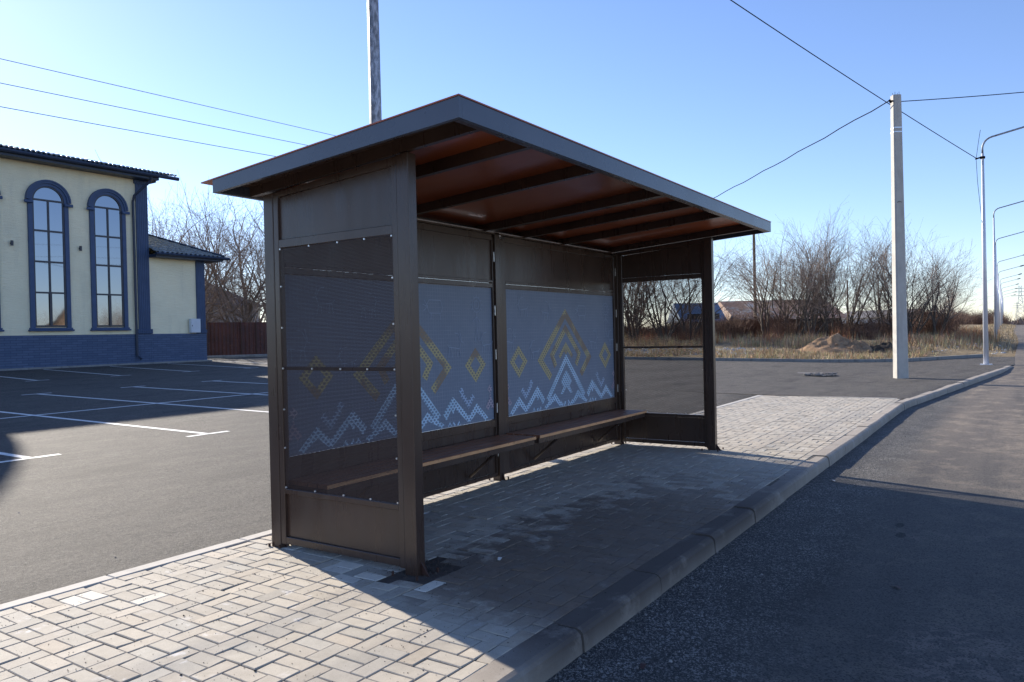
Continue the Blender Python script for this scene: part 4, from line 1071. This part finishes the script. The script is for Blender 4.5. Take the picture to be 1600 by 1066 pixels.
# shrubs
def shrub_mesh(seed, H, n, red=True):
    rnd = random.Random(seed); g = MB()
    for i in range(n):
        a = rnd.uniform(0, 6.283); t = abs(rnd.gauss(0, .38)); d = Vector((math.cos(a) * t, math.sin(a) * t, 1)).normalized()
        p = Vector((rnd.gauss(0, .45), rnd.gauss(0, .45), -.05)); ln = H * rnd.uniform(.5, 1.0); pts = [p]
        for k in range(3): d = (d + Vector((rnd.gauss(0, .12), rnd.gauss(0, .12), 0))).normalized(); pts.append(pts[-1] + d * ln / 3)
        g.tube(pts, [.014, .011, .008, .004], 3, cap=False)
        for k in range(7):
            i2 = rnd.randint(0, 2); q = pts[i2].lerp(pts[i2 + 1], rnd.random()); dd = (d + Vector((rnd.gauss(0, .5), rnd.gauss(0, .5), rnd.gauss(0, .25)))).normalized()
            e = q + dd * ln * rnd.uniform(.15, .38); g.tube([q, q.lerp(e, .5) + Vector((0, 0, .02)), e], [.008, .006, .004], 3, cap=False)
    return g
SH = []
for sd, H in ((1, 2.0), (2, 1.7), (3, 2.3)):
    o = shrub_mesh(sd, H, 90).build('shrub', M['twig_red']); SH.append(tag(o, 'leafless brown shrub in the dense thicket beyond the lot', 'shrub', 'shrubs of the thicket beyond the lot'))
rnd = random.Random(8); us = set()
def putshrub(x, y, s, label=None, grp=None, z=None):
    k = rnd.randint(0, 2); o = SH[k]
    if k in us: o = o.copy(); COL.objects.link(o)
    us.add(k); o.location = (x, y, (onfield(x, y) if z is None else z) - .05); o.scale = (s * 1.15, s * 1.15, s); o.rotation_euler = (0, 0, rnd.uniform(0, 6.28))
    if label: o['label'] = label
    if grp: o['group'] = grp
for i in range(85):
    u = rnd.random(); y = 3.0 + 20 * u; x = 47.5 + rnd.uniform(-2.5, 7) - max(0, (y - 12)) * .35
    putshrub(x, y, rnd.uniform(.55, .85) * (1.0 if 8 < y < 15 else .85))
for i in range(14): putshrub(55 + rnd.uniform(-3, 14), rnd.uniform(1.2, 4.5), rnd.uniform(.8, 1.1))
for i in range(34): putshrub(rnd.uniform(190, 300), rnd.uniform(-.5, 12), rnd.uniform(1.2, 2.0), 'far brown shrub beside the road near the horizon', 'far roadside shrubs')
for i in range(26): putshrub(rnd.uniform(330, 480), rnd.uniform(-34, -6.5), rnd.uniform(1.6, 2.3), 'far brown shrub beyond the bend of the road', 'shrubs on the horizon')
for i in range(16): putshrub(rnd.uniform(21, 34), rnd.uniform(36.5, 41), rnd.uniform(.6, 1.), 'brown undergrowth shrub behind the red fence', 'shrubs behind the fence', z=.55)

# far-off wood that reads as one mass along the horizon
g = MB(); rnd = random.Random(5)
for i in range(2600):
    a = rnd.uniform(-.12, 1.75); rr = rnd.uniform(330, 520); x = CP.x + rr * math.cos(a); y = CP.y + rr * math.sin(a)
    h = rnd.uniform(3, 5.5); w = rnd.uniform(1.5, 4)
    for k in range(9):
        dx, dy = rnd.gauss(0, w * .6), rnd.gauss(0, w * .6); zz = h * rnd.uniform(.5, 1) * (1 - min(.5, math.hypot(dx, dy) / w * .35)); q = rnd.uniform(.15, .4)
        ex, ey = dx * .4 + rnd.gauss(0, .4), dy * .4 + rnd.gauss(0, .4)
        g.add([(x + ex - q, y + ey + q, .3), (x + ex + q, y + ey - q, .3), (x + dx + q * 1.2, y + dy - q * 1.2, zz * .6), (x + dx * 1.3, y + dy * 1.3, zz), (x + dx - q, y + dy + q, zz * .55)], [[0, 1, 2, 3, 4]])
tag(g.build('distant_wood', M['twig']), 'low brown far-off wood along the horizon', 'woodland', kind='stuff')

# dry grass
rnd = random.Random(31); g = MB(); g.tint = []
def blade(x, y, z, h, w, lean, col):
    a = rnd.uniform(0, 6.28); dx, dy = math.cos(a), math.sin(a)
    g.add([(x - dy * w, y + dx * w, z), (x + dy * w, y - dx * w, z), (x + dx * lean, y + dy * lean, z + h)], [[0, 1, 2]]); g.tint.append(col)
cols = [(.42, .32, .19), (.33, .25, .145), (.50, .40, .25), (.22, .155, .10), (.34, .165, .09)]
for i in range(5200):
    y = rnd.uniform(-2.0, 24); x = fkx(y) + .3 + abs(rnd.gauss(0, 1)) * 9
    if y < 0: x = max(x, 38 + rnd.uniform(0, 20))
    if x > 70: continue
    d = noise.noise((x * .35, y * .35, 3))
    if d < -.12: continue
    z = fieldz(x, y); dist = x - fkx(y); tall_ = .22 + .30 * smooth(2, 10, dist); c0 = rnd.choice(cols[:4])
    if dist > 10 and noise.noise((x * .5, y * .5, 9)) > .12: c0 = cols[4]; tall_ *= 1.5
    if dist < 5: c0 = rnd.choice(cols[:3])
    for k in range(9):
        blade(x + rnd.gauss(0, .13), y + rnd.gauss(0, .13), z - .02, tall_ * rnd.uniform(.4, 1.2), .012, rnd.uniform(0, .2), tuple(q * rnd.uniform(.8, 1.2) for q in c0))
for i in range(900):
    x = 30 + rnd.random() ** 2 * 220; 
    if x < 38: continue
    y = rnd.uniform(-2.9 + (x - 38) * .004, 1.5)
    for k in range(6): blade(x + rnd.gauss(0, .2), y + rnd.gauss(0, .2), fieldz(x, y) - .02, rnd.uniform(.1, .35), .02, .1, rnd.choice(cols[:3]))
for i in range(700):
    x = rnd.uniform(19.5, 33); y = rnd.uniform(34.5, 39)
    for k in range(6): blade(x + rnd.gauss(0, .15), y + rnd.gauss(0, .15), .5, rnd.uniform(.2, .6), .015, .15, rnd.choice(cols))
tag(g.build('dry_grass', M['grass']), 'dry straw coloured grass beyond the far kerb', 'grass', kind='stuff')

# rubble and pebbles
def chunks(name, n, pos, size, mat, label, seed=1, flat_=.6, cat='gravel'):
    rnd = random.Random(seed); g = MB()
    for i in range(n):
        x, y, z = pos(rnd); s = size(rnd); q = []
        for dx, dy in ((1, 0), (.3, .9), (-.8, .6), (-.7, -.7), (.5, -.9)):
            q.append((x + dx * s * rnd.uniform(.6, 1), y + dy * s * rnd.uniform(.6, 1), z))
        top = (x + rnd.uniform(-.3, .3) * s, y + rnd.uniform(-.3, .3) * s, z + s * flat_ * rnd.uniform(.6, 1.2))
        g.add(q + [top], [[k, (k + 1) % 5, 5] for k in range(5)])
    return tag(g.build(name, mat), label, cat, kind='stuff')
def pr(rnd):
    y = rnd.uniform(7.5, 15); x = fkx(y) + rnd.uniform(3.0, 7.0); return x, y, fieldz(x, y) - .02
chunks('rubble', 420, pr, lambda r: r.uniform(.04, .20), M['stone'], 'pale broken rubble lying in the field beyond the kerb', 3)
def pr2(rnd):
    x = rnd.uniform(36.5, 46); y = rnd.uniform(-2.6, 1.5); return x, y, fieldz(x, y) - .02
chunks('rubble', 260, pr2, lambda r: r.uniform(.03, .12), M['stone'], 'pale stones scattered on the verge by the lamps', 4)
def pg(rnd):
    x = -1.2 + rnd.random() ** 1.4 * 16; y = yk(x) - .01 - abs(rnd.gauss(0, .30)); return x, y, -.121
chunks('road_gravel', 9000, pg, lambda r: r.uniform(.002, .0065) * (2.2 if r.random() < .04 else 1), M['pebble'], 'loose grit along the foot of the kerb', 5, 1.0)
def pc(rnd):
    x = rnd.uniform(-3, 4.5); return x, rnd.uniform(-1.25, 1.6), .001
chunks('paving_crumbs', 4500, pc, lambda r: r.uniform(.0015, .0045) * (2 if r.random() < .04 else 1), M['crumb'], 'dark crumbs of dirt scattered over the pavers', 6, .8, 'crumbs')
def ps(rnd):
    return rnd.gauss(.12, .16), rnd.gauss(-.01, .13), -.006
chunks('soil_lumps', 260, ps, lambda r: r.uniform(.004, .018), M['soil'], 'crumbly dark soil around the foot of the near front post', 9, .7, 'soil')
def pm(rnd):
    a = rnd.uniform(0, 6.283); r = abs(rnd.gauss(0, .6)); x = 36.2 + math.cos(a) * r * 1.5; y = 4.1 + math.sin(a) * r * 2.2
    return x, y, fieldz(x, y) + .7 * max(0, 1 - r) * rnd.uniform(.5, 1)
chunks('clods', 300, pm, lambda r: r.uniform(.02, .09), M['dirt'], 'sandy clods lying on and around the earth mound', 12, .8, 'soil')
def pl(rnd):
    x = rnd.uniform(-6, 24); y = rnd.uniform(2, 20); return x, y, lotz(x, y)
chunks('lot_grit', 500, pl, lambda r: r.uniform(.004, .014), M['pebble'], 'small stones strewn over the parking lot', 7, .8)
for i, (x, y, z, a, mk, lb) in enumerate([(.55, -.25, .002, .4, 'litter', 'pale cigarette end on the shaded pavers by the front post'), (4.9, -1.5, -.118, 1.1, 'litter', 'small white scrap lying at the foot of the kerb'),
        (-.22, -1.62, -.118, .3, 'rust_foot', 'brown dry leaf on the grit by the near kerb joint'), (2.5, .45, .002, 2., 'litter', 'tiny pale scrap on the pavers in front of the bench'), (1.6, -2.5, -.118, .9, 'rust_foot', 'brown leaf on the shaded road surface')]):
    g = MB(); w = .035; g.add([(-w, -.008, 0), (0, -.014, .008), (w, -.006, 0), (w * .9, .008, .003), (0, .014, .012), (-w, .01, .002)], [[0, 1, 4, 5], [1, 2, 3, 4]])
    o = tag(g.build('litter_scrap', M[mk]), lb, 'litter'); o.location = (x, y, z + .002); o.rotation_euler = (0, 0, a)

# mounds
def mound(x, y, rx_, ry_, h, mat, label, seed, rot_=0):
    g = MB(); n = 40
    for i in range(n + 1):
        for j in range(n + 1):
            u, v = i / n * 2 - 1, j / n * 2 - 1; r = math.hypot(u, v)
            k = max(0, 1 - r) ** .8 * (1 + .55 * noise.noise((u * 2.2 + seed, v * 2.2, 0))) + .16 * noise.noise((u * 7, v * 7, seed)) * (1 - min(1, r)) * 2
            g.v.append((u * rx_, v * ry_, h * k - .06))
    for i in range(n):
        for j in range(n): a = i * (n + 1) + j; g.f.append([a, a + 1, a + n + 2, a + n + 1]); g.mi.append(0)
    o = tag(g.build('earth_mound', mat), label, 'dirt mound'); o.location = (x, y, fieldz(x, y)); o.rotation_euler = (0, 0, rot_)
mound(36.3, 4.35, 1.4, 1.9, .76, M['dirt'], 'pale sandy earth mound heaped behind the far kerb', 1, .2)
mound(36.0, 3.3, .8, 1.0, .55, M['dirt'], 'lower sandy hump touching the right side of the big mound', 7, .1)
mound(36.1, 2.2, .9, 1.3, .42, M['dirt_dark'], 'low dark soil heap at the right of the sandy mounds', 3)
g = MB(); n = 24
for i in range(n + 1):
    for j in range(n + 1):
        u, v = i / n * 2 - 1, j / n * 2 - 1; r = math.hypot(u, v); g.v.append((u * 6, v * 6, 6.5 * max(0, 1 - r) * (1 + .5 * noise.noise((u * 2, v * 2, 4))) - .3))
for i in range(n):
    for j in range(n): a = i * (n + 1) + j; g.f.append([a, a + 1, a + n + 2, a + n + 1]); g.mi.append(0)
o = tag(g.build('spoil_hill', M['dirt']), kind='structure'); o.location = (43.5, -35, -.1)

# ------------------------------------------------------------------ houses
def house(loc, rz_, w, d, h, rh, wallm, roofm, label, hip=False, wins=True):
    o = thing('house', label, 'house', loc); o.rotation_euler = (0, 0, rz_)
    g = MB(); g.box(-w / 2, w / 2, -d / 2, d / 2, -.3, h); g.build('wall', wallm, o)
    g = MB(); e = .5; a = (w / 2 - d / 2) * .9 if hip else w / 2 + e
    vs = [(-w / 2 - e, -d / 2 - e, h - .05), (w / 2 + e, -d / 2 - e, h - .05), (w / 2 + e, d / 2 + e, h - .05), (-w / 2 - e, d / 2 + e, h - .05), (-a, 0, h + rh), (a, 0, h + rh)]
    g.add(vs, [[0, 1, 5, 4], [2, 3, 4, 5], [1, 2, 5], [3, 0, 4], [3, 2, 1, 0]]); g.build('roof', roofm, o)
    g = MB()
    if wins:
        for k in range(3):
            x = (-.3 + .3 * k) * w; g2 = MB(); g2.box(x - .5, x + .5, -d / 2 - .03, -d / 2 - .001, .9, 2.1); g2.build('window', M['dark'], o)
    return o
house((34.8, 56.5, .6), .35, 11, 8, 4.0, 2.7, M['grey_wall'], M['grey_roof'], 'grey house with dark hipped roof behind the bare trees on the left', hip=True)
house((73.9, 17.3, .9), -.985, 9.5, 10, 1.5, 1.95, M['dirt_dark'], M['rusty'], 'long low shed with rusty patched roof behind the thicket', wins=False)
house((66.2, 22.4, .9), -.985, 3.2, 6, 1.4, 1.8, M['grey_wall'], M['blue_roof'], 'small house with blue metal roof seen past the far shelter post')
house((100, 10.8, .9), 1.2, 8, 6, 1.7, .9, M['white_wall'], M['grey_roof'], 'low white building glimpsed between the bare trees')

# ------------------------------------------------------------------ light, sky, view
W = bpy.data.worlds.new('World'); scene.world = W; W.use_nodes = True; nt = W.node_tree; nt.nodes.clear()
sky = nt.nodes.new('ShaderNodeTexSky'); sky.sky_type = 'NISHITA'; sky.sun_disc = False
sky.sun_elevation = R(SUN_EL); sky.sun_rotation = R(SUN_AZ); sky.altitude = 300; sky.air_density = 1.0; sky.dust_density = .12; sky.ozone_density = 1.6
bg = nt.nodes.new('ShaderNodeBackground'); bg.inputs[1].default_value = .084
ou = nt.nodes.new('ShaderNodeOutputWorld'); wb = nt.nodes.new('ShaderNodeMix'); wb.data_type = 'RGBA'; wb.blend_type = 'MULTIPLY'; wb.inputs[0].default_value = 1; wb.inputs[7].default_value = (1.02, 1.08, 1.36, 1); nt.links.new(sky.outputs[0], wb.inputs[6]); nt.links.new(wb.outputs[2], bg.inputs[0]); nt.links.new(bg.outputs[0], ou.inputs[0])
sd = bpy.data.lights.new('sun', 'SUN'); sd.energy = 5; sd.angle = R(.5); sd.color = (1, .91, .78)
so = bpy.data.objects.new('sun', sd); COL.objects.link(so)
dr = Vector((-math.sin(R(SUN_AZ)) * math.cos(R(SUN_EL)), -math.cos(R(SUN_AZ)) * math.cos(R(SUN_EL)), -math.sin(R(SUN_EL))))
so.rotation_euler = dr.to_track_quat('-Z', 'Y').to_euler(); so.location = (0, 0, 30)
vs_ = scene.view_settings; scene.display_settings.display_device = 'sRGB'
vs_.view_transform = 'Standard'; vs_.look = 'None'; vs_.exposure = 0.95; vs_.gamma = 1; vs_.use_curve_mapping = False
scene.cycles.max_bounces = 6; scene.cycles.transparent_max_bounces = 16
